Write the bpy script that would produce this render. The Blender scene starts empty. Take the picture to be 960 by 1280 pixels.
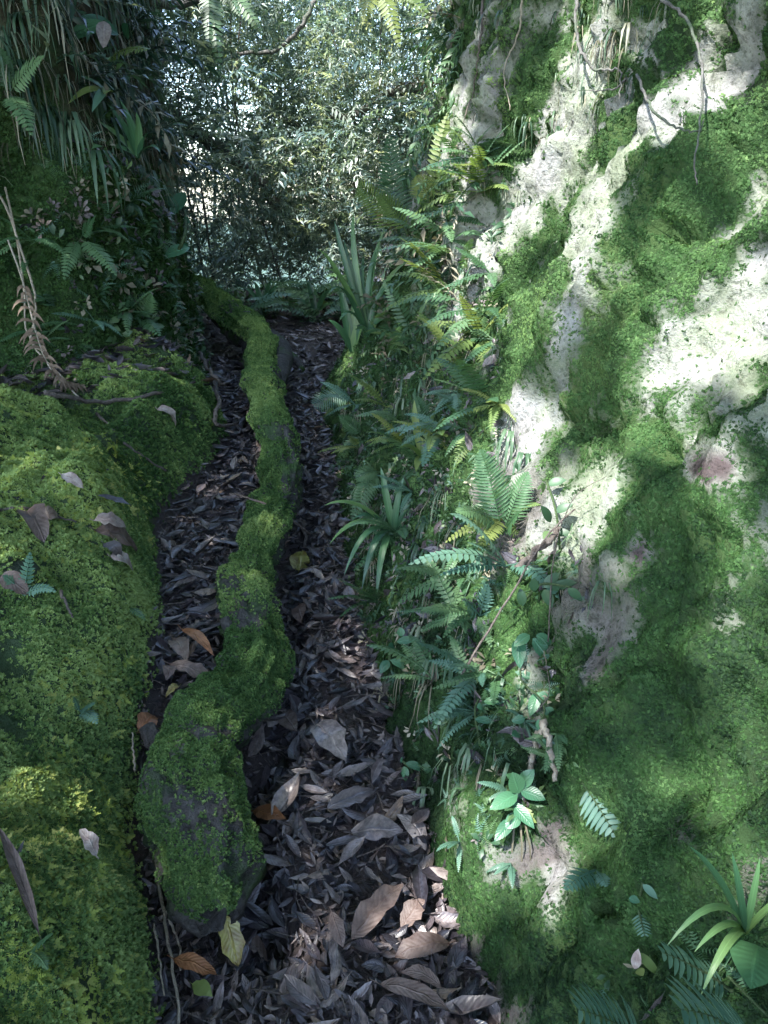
import bpy, math, random
import numpy as np
from mathutils import Vector, Matrix
from mathutils.bvhtree import BVHTree

random.seed(7)
RNG = np.random.default_rng(11)
scene = bpy.context.scene
COL = scene.collection
R = math.radians

# ------------------------------------------------------------------ camera
CAM = Vector((0.0, 0.0, 1.45))
PITCH = R(22.0)
FPX = 967.0                                   # focal length in photograph pixels
cd = bpy.data.cameras.new('camera')
cam = bpy.data.objects.new('camera', cd)
COL.objects.link(cam)
cam.location = CAM
cam.rotation_euler = (R(90) - PITCH, 0, 0)
cd.sensor_fit = 'VERTICAL'
cd.sensor_height = 24.0
cd.lens = 24.0 * FPX / 1280.0
cd.clip_start = 0.02
cd.clip_end = 500.0
scene.camera = cam

# ------------------------------------------------------------------ sky, sun, exposure
SUN = Vector((-0.42, -0.34, 0.84)).normalized()      # towards the sun
world = bpy.data.worlds.new('World')
scene.world = world
world.use_nodes = True
wn = world.node_tree
bg = wn.nodes['Background']
sky = wn.nodes.new('ShaderNodeTexSky')
sky.sky_type = 'NISHITA'
sky.sun_disc = False
sky.sun_elevation = math.asin(SUN.z)
sky.sun_rotation = math.atan2(SUN.x, SUN.y)
sky.air_density = 1.0
sky.dust_density = 1.2
wn.links.new(sky.outputs[0], bg.inputs[0])
bg.inputs[1].default_value = 0.15
sd = bpy.data.lights.new('sun', 'SUN')
sd.energy = 2.3
sd.angle = R(0.53)
sd.color = (1.0, 0.975, 0.94)
sun = bpy.data.objects.new('sun', sd)
COL.objects.link(sun)
sun.rotation_euler = SUN.to_track_quat('Z', 'Y').to_euler()
sun.location = (0, 0, 12)
vs = scene.view_settings
vs.view_transform = 'Standard'
vs.look = 'None'
vs.gamma = 1.0
vs.exposure = 3.1
vs.use_curve_mapping = False
scene.cycles.max_bounces = 6
scene.cycles.diffuse_bounces = 3
scene.cycles.glossy_bounces = 2
scene.cycles.transmission_bounces = 3
scene.cycles.transparent_max_bounces = 4

# ------------------------------------------------------------------ small maths helpers
def _hash(ix, iy, iz, seed):
    h = np.sin(ix * 127.1 + iy * 311.7 + iz * 74.7 + seed * 53.3) * 43758.5453
    return h - np.floor(h)

def vnoise(P, seed=0):
    i = np.floor(P); f = P - i
    f = f * f * (3 - 2 * f)
    x, y, z = i[:, 0], i[:, 1], i[:, 2]
    def c(a, b, d): return _hash(x + a, y + b, z + d, seed)
    fx, fy, fz = f[:, 0], f[:, 1], f[:, 2]
    x00 = c(0, 0, 0) * (1 - fx) + c(1, 0, 0) * fx
    x10 = c(0, 1, 0) * (1 - fx) + c(1, 1, 0) * fx
    x01 = c(0, 0, 1) * (1 - fx) + c(1, 0, 1) * fx
    x11 = c(0, 1, 1) * (1 - fx) + c(1, 1, 1) * fx
    a = x00 * (1 - fy) + x10 * fy
    b = x01 * (1 - fy) + x11 * fy
    return (a * (1 - fz) + b * fz) * 2 - 1

def fbm(P, scale, octaves=4, seed=0, gain=0.5):
    P = np.asarray(P, float) * scale
    out = np.zeros(len(P)); amp = 1.0
    for o in range(octaves):
        out += amp * vnoise(P + o * 17.3, seed + o)
        P = P * 2.03; amp *= gain
    return out

def sstep(a, b, x):
    t = np.clip((x - a) / (b - a), 0, 1)
    return t * t * (3 - 2 * t)

def smooth_interp(x, xs, ys):
    """piecewise interpolation smoothed by averaging a small window"""
    x = np.asarray(x, float)
    out = np.zeros_like(x)
    for d in (-0.16, -0.08, 0, 0.08, 0.16):
        out += np.interp(x + d, xs, ys)
    return out / 5

def normalize(v):
    return v / np.maximum(np.linalg.norm(v, axis=-1, keepdims=True), 1e-9)

def frames(n, spin):
    """rotation matrices whose Z is n, spun about it"""
    n = normalize(n)
    ref = np.where(np.abs(n[:, 2:3]) < 0.9, np.array([[0, 0, 1.0]]), np.array([[1.0, 0, 0]]))
    x = normalize(np.cross(ref, n)); y = np.cross(n, x)
    c, s = np.cos(spin)[:, None], np.sin(spin)[:, None]
    X = x * c + y * s
    Y = np.cross(n, X)
    return np.stack([X, Y, n], axis=2)

def eulers(M):
    y = -np.arcsin(np.clip(M[:, 2, 0], -1, 1))
    x = np.arctan2(M[:, 2, 1], M[:, 2, 2])
    z = np.arctan2(M[:, 1, 0], M[:, 0, 0])
    return np.stack([x, y, z], axis=1)

# ------------------------------------------------------------------ mesh helpers
def mesh_np(name, V, F, mats=(), uv=None, smooth=True):
    """V (n,3); F (m,k) with k 3 or 4"""
    me = bpy.data.meshes.new(name)
    V = np.asarray(V, np.float32); F = np.asarray(F, np.int32)
    k = F.shape[1]
    me.vertices.add(len(V)); me.vertices.foreach_set('co', V.ravel())
    me.loops.add(F.size); me.loops.foreach_set('vertex_index', F.ravel())
    me.polygons.add(len(F))
    me.polygons.foreach_set('loop_start', np.arange(0, F.size, k, dtype=np.int32))
    if uv is not None:
        l = me.uv_layers.new(name='UVMap')
        l.data.foreach_set('uv', np.asarray(uv, np.float32)[F.ravel()].ravel())
    me.update(calc_edges=True)
    if smooth: me.polygons.foreach_set('use_smooth', np.ones(len(F), bool))
    for m in mats: me.materials.append(m)
    return me

def set_attr(me, name, data, typ='FLOAT'):
    a = me.attributes.new(name, typ, 'POINT')
    key = 'vector' if typ == 'FLOAT_VECTOR' else 'value'
    a.data.foreach_set(key, np.asarray(data).ravel().astype(np.int32 if typ == 'INT' else np.float32))

def link(name, me, parent=None, label=None, cat=None, group=None, kind=None, loc=None):
    o = bpy.data.objects.new(name, me)
    COL.objects.link(o)
    if parent is not None: o.parent = parent
    if loc is not None: o.location = loc
    if label: o['label'] = label
    if cat: o['category'] = cat
    if group: o['group'] = group
    if kind: o['kind'] = kind
    return o

def thing(name, loc, label, cat, group=None):
    return link(name, None, None, label, cat, group, None, loc)

class MB:
    """collects faces with uv for one mesh"""
    def __init__(s): s.v = []; s.f = []; s.uv = []
    def add(s, vs, fs, uv=None):
        n = len(s.v)
        s.v += [tuple(v) for v in vs]
        s.f += [tuple(i + n for i in f) for f in fs]
        s.uv += list(uv) if uv is not None else [(0.5, 0.5)] * len(vs)
    def mesh(s, name, mat, origin=(0, 0, 0)):
        me = bpy.data.meshes.new(name)
        o = Vector(origin)
        me.from_pydata([Vector(v) - o for v in s.v], [], s.f)
        l = me.uv_layers.new(name='UVMap')
        for lp in me.loops: l.data[lp.index].uv = s.uv[lp.vertex_index]
        me.polygons.foreach_set('use_smooth', np.ones(len(s.f), bool))
        for m in (mat if isinstance(mat, (list, tuple)) else [mat]): me.materials.append(m)
        me.update()
        return me
    def tube(s, pts, radii, sides=6, cap=True, wob=0.0, seed=0):
        pts = [Vector(p) for p in pts]; n = len(pts)
        rnd = random.Random(seed)
        t0 = (pts[1] - pts[0]).normalized()
        a = t0.orthogonal().normalized()
        vs = []; uv = []
        for i, p in enumerate(pts):
            t = (pts[min(i + 1, n - 1)] - pts[max(i - 1, 0)]).normalized()
            a = (a - t * a.dot(t)).normalized(); b = t.cross(a)
            r = radii[i] if hasattr(radii, '__len__') else radii
            for k in range(sides):
                an = 2 * math.pi * k / sides
                rr = r * (1 + wob * rnd.uniform(-1, 1))
                vs.append(p + (a * math.cos(an) + b * math.sin(an)) * rr)
                uv.append((k / sides, i / max(1, n - 1)))
        fs = []
        for i in range(n - 1):
            for k in range(sides):
                k2 = (k + 1) % sides
                fs.append((i * sides + k, i * sides + k2, (i + 1) * sides + k2, (i + 1) * sides + k))
        if cap:
            fs.append(tuple(range(sides - 1, -1, -1)))
            fs.append(tuple((n - 1) * sides + k for k in range(sides)))
        s.add(vs, fs, uv)
    def blade(s, pts, widths, face, fold=0.25):
        """leaf or blade along pts; widths = half widths; face = direction the upper side looks"""
        pts = [Vector(p) for p in pts]; n = len(pts); face = Vector(face)
        vs = []; uv = []; fs = []
        for i, p in enumerate(pts):
            t = (pts[min(i + 1, n - 1)] - pts[max(i - 1, 0)]).normalized()
            side = t.cross(face)
            if side.length < 1e-4: side = t.orthogonal()
            side.normalize(); nn = side.cross(t)
            w = widths[i]
            vs += [p - side * w + nn * w * fold, p, p + side * w + nn * w * fold]
            v = i / (n - 1)
            uv += [(0, v), (0.5, v), (1, v)]
        for i in range(n - 1):
            a = i * 3
            fs += [(a, a + 1, a + 4, a + 3), (a + 1, a + 2, a + 5, a + 4)]
        s.add(vs, fs, uv)

def bez(p0, p1, p2, n):
    p0, p1, p2 = Vector(p0), Vector(p1), Vector(p2)
    return [p0 * (1 - t) ** 2 + p1 * 2 * t * (1 - t) + p2 * t * t for t in [i / (n - 1) for i in range(n)]]

def polyline(pts, n):
    """resample a Catmull-Rom curve through pts"""
    P = [Vector(p) for p in pts]
    P = [P[0] * 2 - P[1]] + P + [P[-1] * 2 - P[-2]]
    out = []; m = len(P) - 3
    for i in range(n):
        u = i / (n - 1) * m; k = min(int(u), m - 1); t = u - k
        a, b, c, d = P[k:k + 4]
        out.append(0.5 * ((2 * b) + (c - a) * t + (2 * a - 5 * b + 4 * c - d) * t * t + (3 * b - a - 3 * c + d) * t ** 3))
    return out

def leaf_profile(n, base=0.12, peak=0.42, tip=0.02):
    out = []
    for i in range(n):
        t = i / (n - 1)
        w = math.sin(math.pi * min(1, t ** (math.log(0.5) / math.log(peak)))) ** 0.8
        out.append(max(w, base if i == 0 else tip))
    return out

# ------------------------------------------------------------------ materials
def new_mat(name):
    m = bpy.data.materials.new(name); m.use_nodes = True
    nt = m.node_tree
    return m, nt, nt.nodes, nt.links, nt.nodes['Principled BSDF']

def ramp(nd, stops):
    r = nd.new('ShaderNodeValToRGB')
    el = r.color_ramp.elements
    while len(el) < len(stops): el.new(0.5)
    for e, (p, c) in zip(el, stops):
        e.position = p; e.color = (*c, 1)
    return r

def noise_node(nd, ln, scale, detail=5, rough=0.6, vec=None):
    n = nd.new('ShaderNodeTexNoise')
    n.inputs['Scale'].default_value = scale
    n.inputs['Detail'].default_value = detail
    n.inputs['Roughness'].default_value = rough
    if vec is not None: ln.new(vec, n.inputs['Vector'])
    return n

def mix_rgb(nd, ln, fac, a, b, mode='MIX'):
    m = nd.new('ShaderNodeMix'); m.data_type = 'RGBA'; m.blend_type = mode
    if isinstance(fac, (int, float)): m.inputs[0].default_value = fac
    else: ln.new(fac, m.inputs[0])
    for s, x in ((6, a), (7, b)):
        if isinstance(x, (tuple, list)): m.inputs[s].default_value = (*x, 1)
        else: ln.new(x, m.inputs[s])
    return m.outputs[2]

def bump(nd, ln, h, strength, dist, bsdf):
    b = nd.new('ShaderNodeBump')
    b.inputs['Strength'].default_value = strength
    b.inputs['Distance'].default_value = dist
    ln.new(h, b.inputs['Height']); ln.new(b.outputs[0], bsdf.inputs['Normal'])

def mat_ground(name, clay_a, clay_b, soil=False):
    """earth below, moss felt where the 'moss' attribute says that moss grows"""
    m, nt, nd, ln, b = new_mat(name)
    geo = nd.new('ShaderNodeNewGeometry')
    pos = geo.outputs['Position']
    n1 = noise_node(nd, ln, 9, 6, 0.65, pos)
    n2 = noise_node(nd, ln, 55, 5, 0.7, pos)
    n3 = noise_node(nd, ln, 2.3, 4, 0.55, pos)
    earth = ramp(nd, [(0.3, clay_a), (0.52, tuple((x + y) / 2 for x, y in zip(clay_a, clay_b))), (0.75, clay_b)])
    ln.new(n1.outputs[0], earth.inputs[0])
    speck = ramp(nd, [(0.34, (0.3, 0.31, 0.27)), (0.5, (1, 1, 1))])
    ln.new(n2.outputs[0], speck.inputs[0])
    ec = mix_rgb(nd, ln, 0.75, earth.outputs[0], speck.outputs[0], 'MULTIPLY')
    if not soil:
        n4 = noise_node(nd, ln, 5.0, 5, 0.65, pos)
        alg = ramp(nd, [(0.38, (0, 0, 0)), (0.60, (0.6, 0.6, 0.6))]); ln.new(n4.outputs[0], alg.inputs[0])
        ec = mix_rgb(nd, ln, alg.outputs[0], ec, mix_rgb(nd, ln, 1.0, ec, (0.62, 0.80, 0.42), 'MULTIPLY'))
    ea = nd.new('ShaderNodeAttribute'); ea.attribute_name = 'earth'
    ec = mix_rgb(nd, ln, ea.outputs['Fac'], ec, mix_rgb(nd, ln, 1.0, speck.outputs[0], (0.062, 0.048, 0.048), 'MULTIPLY'))
    moss = ramp(nd, [(0.3, (0.010, 0.020, 0.008)), (0.5, (0.024, 0.05, 0.016)), (0.72, (0.06, 0.095, 0.03))])
    ln.new(n3.outputs[0], moss.inputs[0])
    at = nd.new('ShaderNodeAttribute'); at.attribute_name = 'moss'
    add = nd.new('ShaderNodeMath'); add.operation = 'MULTIPLY_ADD'
    ln.new(n2.outputs[0], add.inputs[0]); add.inputs[1].default_value = 0.7
    ln.new(at.outputs['Fac'], add.inputs[2])
    thr = ramp(nd, [(0.54, (0, 0, 0)), (0.82, (1, 1, 1))])
    ln.new(add.outputs[0], thr.inputs[0])
    ln.new(mix_rgb(nd, ln, thr.outputs[0], ec, moss.outputs[0]), b.inputs['Base Color'])
    b.inputs['Roughness'].default_value = 0.55 if soil else 0.9
    b.inputs['Specular IOR Level'].default_value = 0.35 if soil else 0.15
    h = nd.new('ShaderNodeMath'); h.operation = 'ADD'
    ln.new(n1.outputs[0], h.inputs[0]); ln.new(n2.outputs[0], h.inputs[1])
    bump(nd, ln, h.outputs[0], 0.9, 0.02, b)
    return m

def mat_leaf(name, stops, rough=0.5, trans=0.3, spec=0.4, vein=0.25, tint=False, spots=None, veinlight=1.5):
    """leaf colour picked from the ramp by the object's or instance's own random value"""
    m, nt, nd, ln, b = new_mat(name)
    oi = nd.new('ShaderNodeObjectInfo')
    rp = ramp(nd, stops)
    if tint:
        at = nd.new('ShaderNodeAttribute'); at.attribute_type = 'INSTANCER'; at.attribute_name = 'tint'
        ln.new(at.outputs['Fac'], rp.inputs[0])
    else:
        ln.new(oi.outputs['Random'], rp.inputs[0])
    col = rp.outputs[0]
    geo = nd.new('ShaderNodeNewGeometry')
    if spots:
        ns = noise_node(nd, ln, spots[0], 4, 0.7, geo.outputs['Position'])
        sr = ramp(nd, [(0.38, spots[1]), (0.6, (1, 1, 1))])
        ln.new(ns.outputs[0], sr.inputs[0])
        col = mix_rgb(nd, ln, 0.85, col, sr.outputs[0], 'MULTIPLY')
    if vein > 0:
        uv = nd.new('ShaderNodeUVMap'); uv.uv_map = 'UVMap'
        sx = nd.new('ShaderNodeSeparateXYZ'); ln.new(uv.outputs[0], sx.inputs[0])
        a = nd.new('ShaderNodeMath'); a.operation = 'SUBTRACT'; ln.new(sx.outputs[0], a.inputs[0]); a.inputs[1].default_value = 0.5
        c = nd.new('ShaderNodeMath'); c.operation = 'ABSOLUTE'; ln.new(a.outputs[0], c.inputs[0])
        mid = ramp(nd, [(0.0, (1, 1, 1)), (0.07, (0, 0, 0))]); ln.new(c.outputs[0], mid.inputs[0])
        # side veins slant from the midrib to the tip
        d = nd.new('ShaderNodeMath'); d.operation = 'MULTIPLY_ADD'; ln.new(c.outputs[0], d.inputs[0]); d.inputs[1].default_value = -0.45
        ln.new(sx.outputs[1], d.inputs[2])
        e = nd.new('ShaderNodeMath'); e.operation = 'MULTIPLY'; ln.new(d.outputs[0], e.inputs[0]); e.inputs[1].default_value = 60.0
        s = nd.new('ShaderNodeMath'); s.operation = 'SINE'; ln.new(e.outputs[0], s.inputs[0])
        lighter = mix_rgb(nd, ln, 1.0, col, (veinlight, veinlight, veinlight), 'MULTIPLY')
        fm = nd.new('ShaderNodeMath'); fm.operation = 'MULTIPLY'; ln.new(mid.outputs[0], fm.inputs[0]); fm.inputs[1].default_value = 0.7
        col = mix_rgb(nd, ln, fm.outputs[0], col, lighter)
        hh = nd.new('ShaderNodeMath'); hh.operation = 'MULTIPLY_ADD'; ln.new(s.outputs[0], hh.inputs[0]); hh.inputs[1].default_value = 0.10
        ln.new(mid.outputs[0], hh.inputs[2])
        bump(nd, ln, hh.outputs[0], vein, 0.004, b)
    ln.new(col, b.inputs['Base Color'])
    b.inputs['Roughness'].default_value = rough
    b.inputs['Specular IOR Level'].default_value = spec
    if trans > 0:
        tr = nd.new('ShaderNodeBsdfTranslucent')
        ln.new(mix_rgb(nd, ln, 1.0, col, (1.25, 1.2, 0.6), 'MULTIPLY'), tr.inputs[0])
        mx = nd.new('ShaderNodeMixShader'); mx.inputs[0].default_value = trans
        ln.new(b.outputs[0], mx.inputs[1]); ln.new(tr.outputs[0], mx.inputs[2])
        ln.new(mx.outputs[0], nd['Material Output'].inputs[0])
    return m

def mat_bark(name, ca, cb, scale=30, moss=None):
    m, nt, nd, ln, b = new_mat(name)
    geo = nd.new('ShaderNodeNewGeometry'); pos = geo.outputs['Position']
    n1 = noise_node(nd, ln, scale, 6, 0.7, pos)
    rp = ramp(nd, [(0.3, ca), (0.7, cb)]); ln.new(n1.outputs[0], rp.inputs[0])
    col = rp.outputs[0]
    if moss:
        n2 = noise_node(nd, ln, 7, 5, 0.65, pos)
        mr = ramp(nd, [(0.50, (0, 0, 0)), (0.64, (1, 1, 1))]); ln.new(n2.outputs[0], mr.inputs[0])
        col = mix_rgb(nd, ln, mr.outputs[0], col, moss)
    ln.new(col, b.inputs['Base Color'])
    b.inputs['Roughness'].default_value = 0.8
    b.inputs['Specular IOR Level'].default_value = 0.25
    bump(nd, ln, n1.outputs[0], 1.0, 0.02, b)
    return m

M_FLOOR = mat_ground('gully_earth', (0.018, 0.013, 0.013), (0.07, 0.055, 0.055), True)
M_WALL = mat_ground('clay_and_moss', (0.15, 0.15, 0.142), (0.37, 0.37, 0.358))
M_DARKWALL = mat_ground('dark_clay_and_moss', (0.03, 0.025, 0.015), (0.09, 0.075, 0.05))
MOSS_STOPS = [(0.0, (0.010, 0.026, 0.010)), (0.28, (0.028, 0.072, 0.018)), (0.52, (0.068, 0.132, 0.044)),
              (0.75, (0.135, 0.220, 0.070)), (1.0, (0.28, 0.37, 0.13))]
M_MOSS = mat_leaf('moss_shoots', MOSS_STOPS, 0.7, 0.3, 0.2, 0, tint=True)
M_LIVER = mat_leaf('liverwort', [(0, (0.12, 0.20, 0.03)), (0.5, (0.26, 0.32, 0.07)), (1, (0.42, 0.42, 0.14))], 0.6, 0.35, 0.25, 0, tint=True)
DEAD = [(0.0, (0.018, 0.018, 0.025)), (0.22, (0.034, 0.030, 0.036)), (0.45, (0.058, 0.049, 0.055)), (0.65, (0.085, 0.069, 0.072)),
        (0.82, (0.14, 0.115, 0.11)), (0.95, (0.20, 0.165, 0.15)), (1.0, (0.18, 0.12, 0.08))]
M_DEAD = mat_leaf('wet_dead_leaf', DEAD, 0.34, 0.0, 0.55, 0.4, spots=(60, (0.35, 0.33, 0.36)))
M_TAN = mat_leaf('dry_tan_leaf', [(0, (0.09, 0.065, 0.056)), (0.5, (0.14, 0.104, 0.09)), (1, (0.20, 0.155, 0.13))], 0.55, 0.1, 0.35, 0.5, spots=(45, (0.5, 0.42, 0.4)))
M_PALE = mat_leaf('bleached_leaf', [(0, (0.26, 0.215, 0.195)), (1, (0.38, 0.33, 0.30))], 0.6, 0.1, 0.3, 0.4, spots=(50, (0.6, 0.5, 0.5)))
M_ORANGE = mat_leaf('orange_leaf', [(0, (0.26, 0.12, 0.055)), (1, (0.22, 0.10, 0.05))], 0.5, 0.1, 0.4, 0.5, spots=(50, (0.6, 0.5, 0.4)))
M_OLIVE = mat_leaf('yellowing_leaf', [(0, (0.20, 0.20, 0.05)), (1, (0.26, 0.22, 0.07))], 0.45, 0.1, 0.5, 0.5, spots=(45, (0.5, 0.35, 0.3)))
M_FERN = mat_leaf('fern_green', [(0, (0.030, 0.078, 0.032)), (0.5, (0.055, 0.12, 0.052)), (1, (0.09, 0.16, 0.072))], 0.45, 0.3, 0.4, 0)
M_FERNY = mat_leaf('fern_yellow_green', [(0, (0.09, 0.155, 0.045)), (1, (0.18, 0.22, 0.065))], 0.5, 0.4, 0.35, 0)
M_FERNB = mat_leaf('fern_blue_green', [(0, (0.048, 0.115, 0.078)), (1, (0.095, 0.18, 0.125))], 0.45, 0.25, 0.45, 0)
M_DRYFERN = mat_leaf('dry_fern', [(0, (0.06, 0.042, 0.028)), (1, (0.15, 0.11, 0.08))], 0.7, 0.15, 0.2, 0)
M_STRAP = mat_leaf('strap_green', [(0, (0.03, 0.085, 0.042)), (0.6, (0.055, 0.135, 0.06)), (1, (0.12, 0.21, 0.07))], 0.38, 0.3, 0.5, 0.15)
M_BROAD = mat_leaf('broad_green', [(0, (0.025, 0.085, 0.045)), (0.6, (0.045, 0.13, 0.07)), (1, (0.07, 0.17, 0.07))], 0.33, 0.22, 0.5, 0.35)
M_SMALL = mat_leaf('herb_green', [(0, (0.018, 0.05, 0.024)), (0.5, (0.045, 0.105, 0.05)), (1, (0.12, 0.18, 0.075))], 0.45, 0.3, 0.4, 0)
M_THICK = mat_leaf('hazed_thicket_green', [(0, (0.05, 0.095, 0.10)), (0.35, (0.12, 0.19, 0.185)), (0.7, (0.22, 0.30, 0.28)), (1, (0.48, 0.54, 0.46))], 0.3, 0.45, 0.6, 0)  # pale bluish stops put haze and glare into the leaf colour
M_CROWN = mat_leaf('canopy_green', [(0, (0.08, 0.17, 0.08)), (1, (0.11, 0.21, 0.10))], 0.5, 0.55, 0.4, 0)
M_DRY = mat_leaf('dry_grass', [(0, (0.05, 0.045, 0.03)), (0.5, (0.14, 0.13, 0.09)), (1, (0.32, 0.29, 0.22))], 0.65, 0.15, 0.25, 0)
M_GRASSD = mat_leaf('hanging_grass', [(0, (0.018, 0.045, 0.024)), (0.5, (0.05, 0.10, 0.055)), (0.85, (0.11, 0.17, 0.10)), (1, (0.28, 0.28, 0.21))], 0.45, 0.25, 0.45, 0)
M_LOG = mat_bark('wet_bark', (0.008, 0.008, 0.008), (0.085, 0.082, 0.08), 48, (0.035, 0.07, 0.022))
M_TWIG = mat_bark('twig_bark', (0.06, 0.045, 0.04), (0.2, 0.17, 0.15), 60)
M_PALETWIG = mat_bark('pale_dry_stem', (0.24, 0.2, 0.15), (0.42, 0.37, 0.3), 60)
M_BARK = mat_bark('tree_bark', (0.05, 0.048, 0.045), (0.17, 0.165, 0.155), 25, (0.06, 0.09, 0.05))
M_STEM = mat_bark('green_stem', (0.03, 0.06, 0.02), (0.08, 0.12, 0.05), 60)
M_STONE = mat_bark('purple_stone', (0.022, 0.018, 0.022), (0.085, 0.072, 0.08), 70)

# ------------------------------------------------------------------ instanced stuff
def source_collection(name, meshes):
    c = bpy.data.collections.new(name)
    for i, me in enumerate(meshes):
        c.objects.link(bpy.data.objects.new(f'{name}_{i:02d}', me))
    return c

def scatter(name, pts, M, scl, tint, idx, coll, label, cat, parent=None):
    """one object of kind 'stuff': a copy of a source mesh at each point"""
    me = bpy.data.meshes.new(name)
    me.vertices.add(len(pts)); me.vertices.foreach_set('co', np.asarray(pts, np.float32).ravel())
    scl = np.asarray(scl, float)
    if scl.ndim == 1: scl = np.repeat(scl[:, None], 3, 1)
    set_attr(me, 'rot', eulers(M), 'FLOAT_VECTOR')
    set_attr(me, 'scl', scl, 'FLOAT_VECTOR')
    set_attr(me, 'tint', tint)
    set_attr(me, 'pick', idx, 'INT')
    o = link(name, me, parent, label, cat if parent is None else None, None, 'stuff')
    g = bpy.data.node_groups.new(name + '_nodes', 'GeometryNodeTree')
    g.interface.new_socket('Geometry', in_out='INPUT', socket_type='NodeSocketGeometry')
    g.interface.new_socket('Geometry', in_out='OUTPUT', socket_type='NodeSocketGeometry')
    N, L = g.nodes, g.links
    gi = N.new('NodeGroupInput'); go = N.new('NodeGroupOutput')
    ci = N.new('GeometryNodeCollectionInfo')
    ci.inputs['Collection'].default_value = coll
    ci.inputs['Separate Children'].default_value = True
    ci.inputs['Reset Children'].default_value = True
    ip = N.new('GeometryNodeInstanceOnPoints'); ip.inputs['Pick Instance'].default_value = True
    def na(n, t):
        a = N.new('GeometryNodeInputNamedAttribute'); a.data_type = t
        a.inputs['Name'].default_value = n
        return a.outputs['Attribute']
    L.new(gi.outputs[0], ip.inputs['Points'])
    L.new(ci.outputs[0], ip.inputs['Instance'])
    L.new(na('pick', 'INT'), ip.inputs['Instance Index'])
    L.new(na('rot', 'FLOAT_VECTOR'), ip.inputs['Rotation'])
    L.new(na('scl', 'FLOAT_VECTOR'), ip.inputs['Scale'])
    L.new(ip.outputs[0], go.inputs[0])
    md = o.modifiers.new('instances', 'NODES'); md.node_group = g
    return o

def sample_surface(V, F, dens, count, rng=RNG):
    """random points on a quad mesh, weighted by per-vertex density"""
    A, B, C, D = (V[F[:, i]] for i in range(4))
    ar = np.linalg.norm(np.cross(C - A, D - B), axis=1) / 2
    w = ar * dens[F].mean(1)
    tot = w.sum()
    fi = rng.choice(len(F), size=count, p=w / tot)
    u, v = rng.random((2, count, 1))
    P = (A[fi] * (1 - u) + B[fi] * u) * (1 - v) + (D[fi] * (1 - u) + C[fi] * u) * v
    n = normalize(np.cross(C[fi] - A[fi], D[fi] - B[fi]))
    return P, n

def cloud_mesh(name, tmpl, pos, M, scl, mats):
    """many copies of one small template joined into one mesh"""
    TV, TF = tmpl
    n, k = len(pos), len(TV)
    scl = np.asarray(scl, float)
    if scl.ndim == 1: scl = scl[:, None, None]
    else: scl = scl[:, None, :]
    V = np.einsum('nij,nkj->nki', M, TV[None] * scl) + np.asarray(pos)[:, None, :]
    F = TF[None] + (np.arange(n) * k)[:, None, None]
    return mesh_np(name, V.reshape(-1, 3), F.reshape(-1, TF.shape[1]), mats)

def leaf_template(n=4, length=1.0, width=0.36, curl=0.25, fold=0.2, peak=0.42):
    """flat-ish leaf along +X, quads"""
    prof = leaf_profile(n, 0.1, peak)
    V = []; 
    for i in range(n):
        t = i / (n - 1)
        z = -curl * t * t * length; w = prof[i] * width / 2
        V += [(t * length, -w, z + w * fold), (t * length, 0, z), (t * length, w, z + w * fold)]
    F = []
    for i in range(n - 1):
        a = i * 3
        F += [(a, a + 1, a + 4, a + 3), (a + 1, a + 2, a + 5, a + 4)]
    return np.array(V, float), np.array(F)

# ------------------------------------------------------------------ terrain
XR_Y = [-3, -0.6, 0.0, 0.94, 1.09, 1.44, 1.72, 2.29, 2.94, 4.33, 5.33, 6.0, 6.5, 7.2, 8.2, 10]
XR_X = [0.7, 0.52, 0.42, 0.22, 0.16, 0.09, 0.01, -0.12, -0.20, -0.40, -0.30, -0.16, 0.25, 1.2, 3.2, 7]
XL_Y = [-3, 0.0, 0.6, 0.94, 1.44, 1.88, 2.30, 2.62, 2.85, 3.25, 3.7, 4.1, 4.6, 5.8, 7, 9, 12]
XL_X = [-0.5, -0.33, -0.31, -0.38, -0.56, -0.63, -0.70, -0.84, -0.78, -0.68, -0.76, -0.92, -1.12, -1.35, -1.9, -2.6, -3]

def floor_z(x, y):
    x = np.asarray(x, float); y = np.asarray(y, float)
    z = 0.09 * y - np.where(y > 7.0, 0.25 * (np.minimum(y, 30) - 7.0) + 0.09 * np.maximum(y - 30, 0), 0)      # the path goes over a crest
    P = np.stack([x, y, np.zeros_like(x)], -1).reshape(-1, 3)
    z = z + (0.025 * fbm(P, 2.2, 3, 3)).reshape(x.shape)
    # litter lies higher between the log and the left bank
    z = z + 0.09 * sstep(-0.36, -0.52, x) * sstep(1.35, 1.7, y) * (1 - sstep(4.2, 5.2, y))
    # the floor is washed out along the right side of the log
    lx = np.interp(y, [1.0, 1.45, 1.65, 2.0, 2.45, 2.95, 3.7, 4.4], [-.30, -.44, -.37, -.37, -.43, -.41, -.56, -.7])
    z = z - 0.11 * np.exp(-((x - lx - .10) / .06) ** 2) * sstep(.95, 1.15, y) * (1 - sstep(3.4, 4.0, y))
    return z

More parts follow.
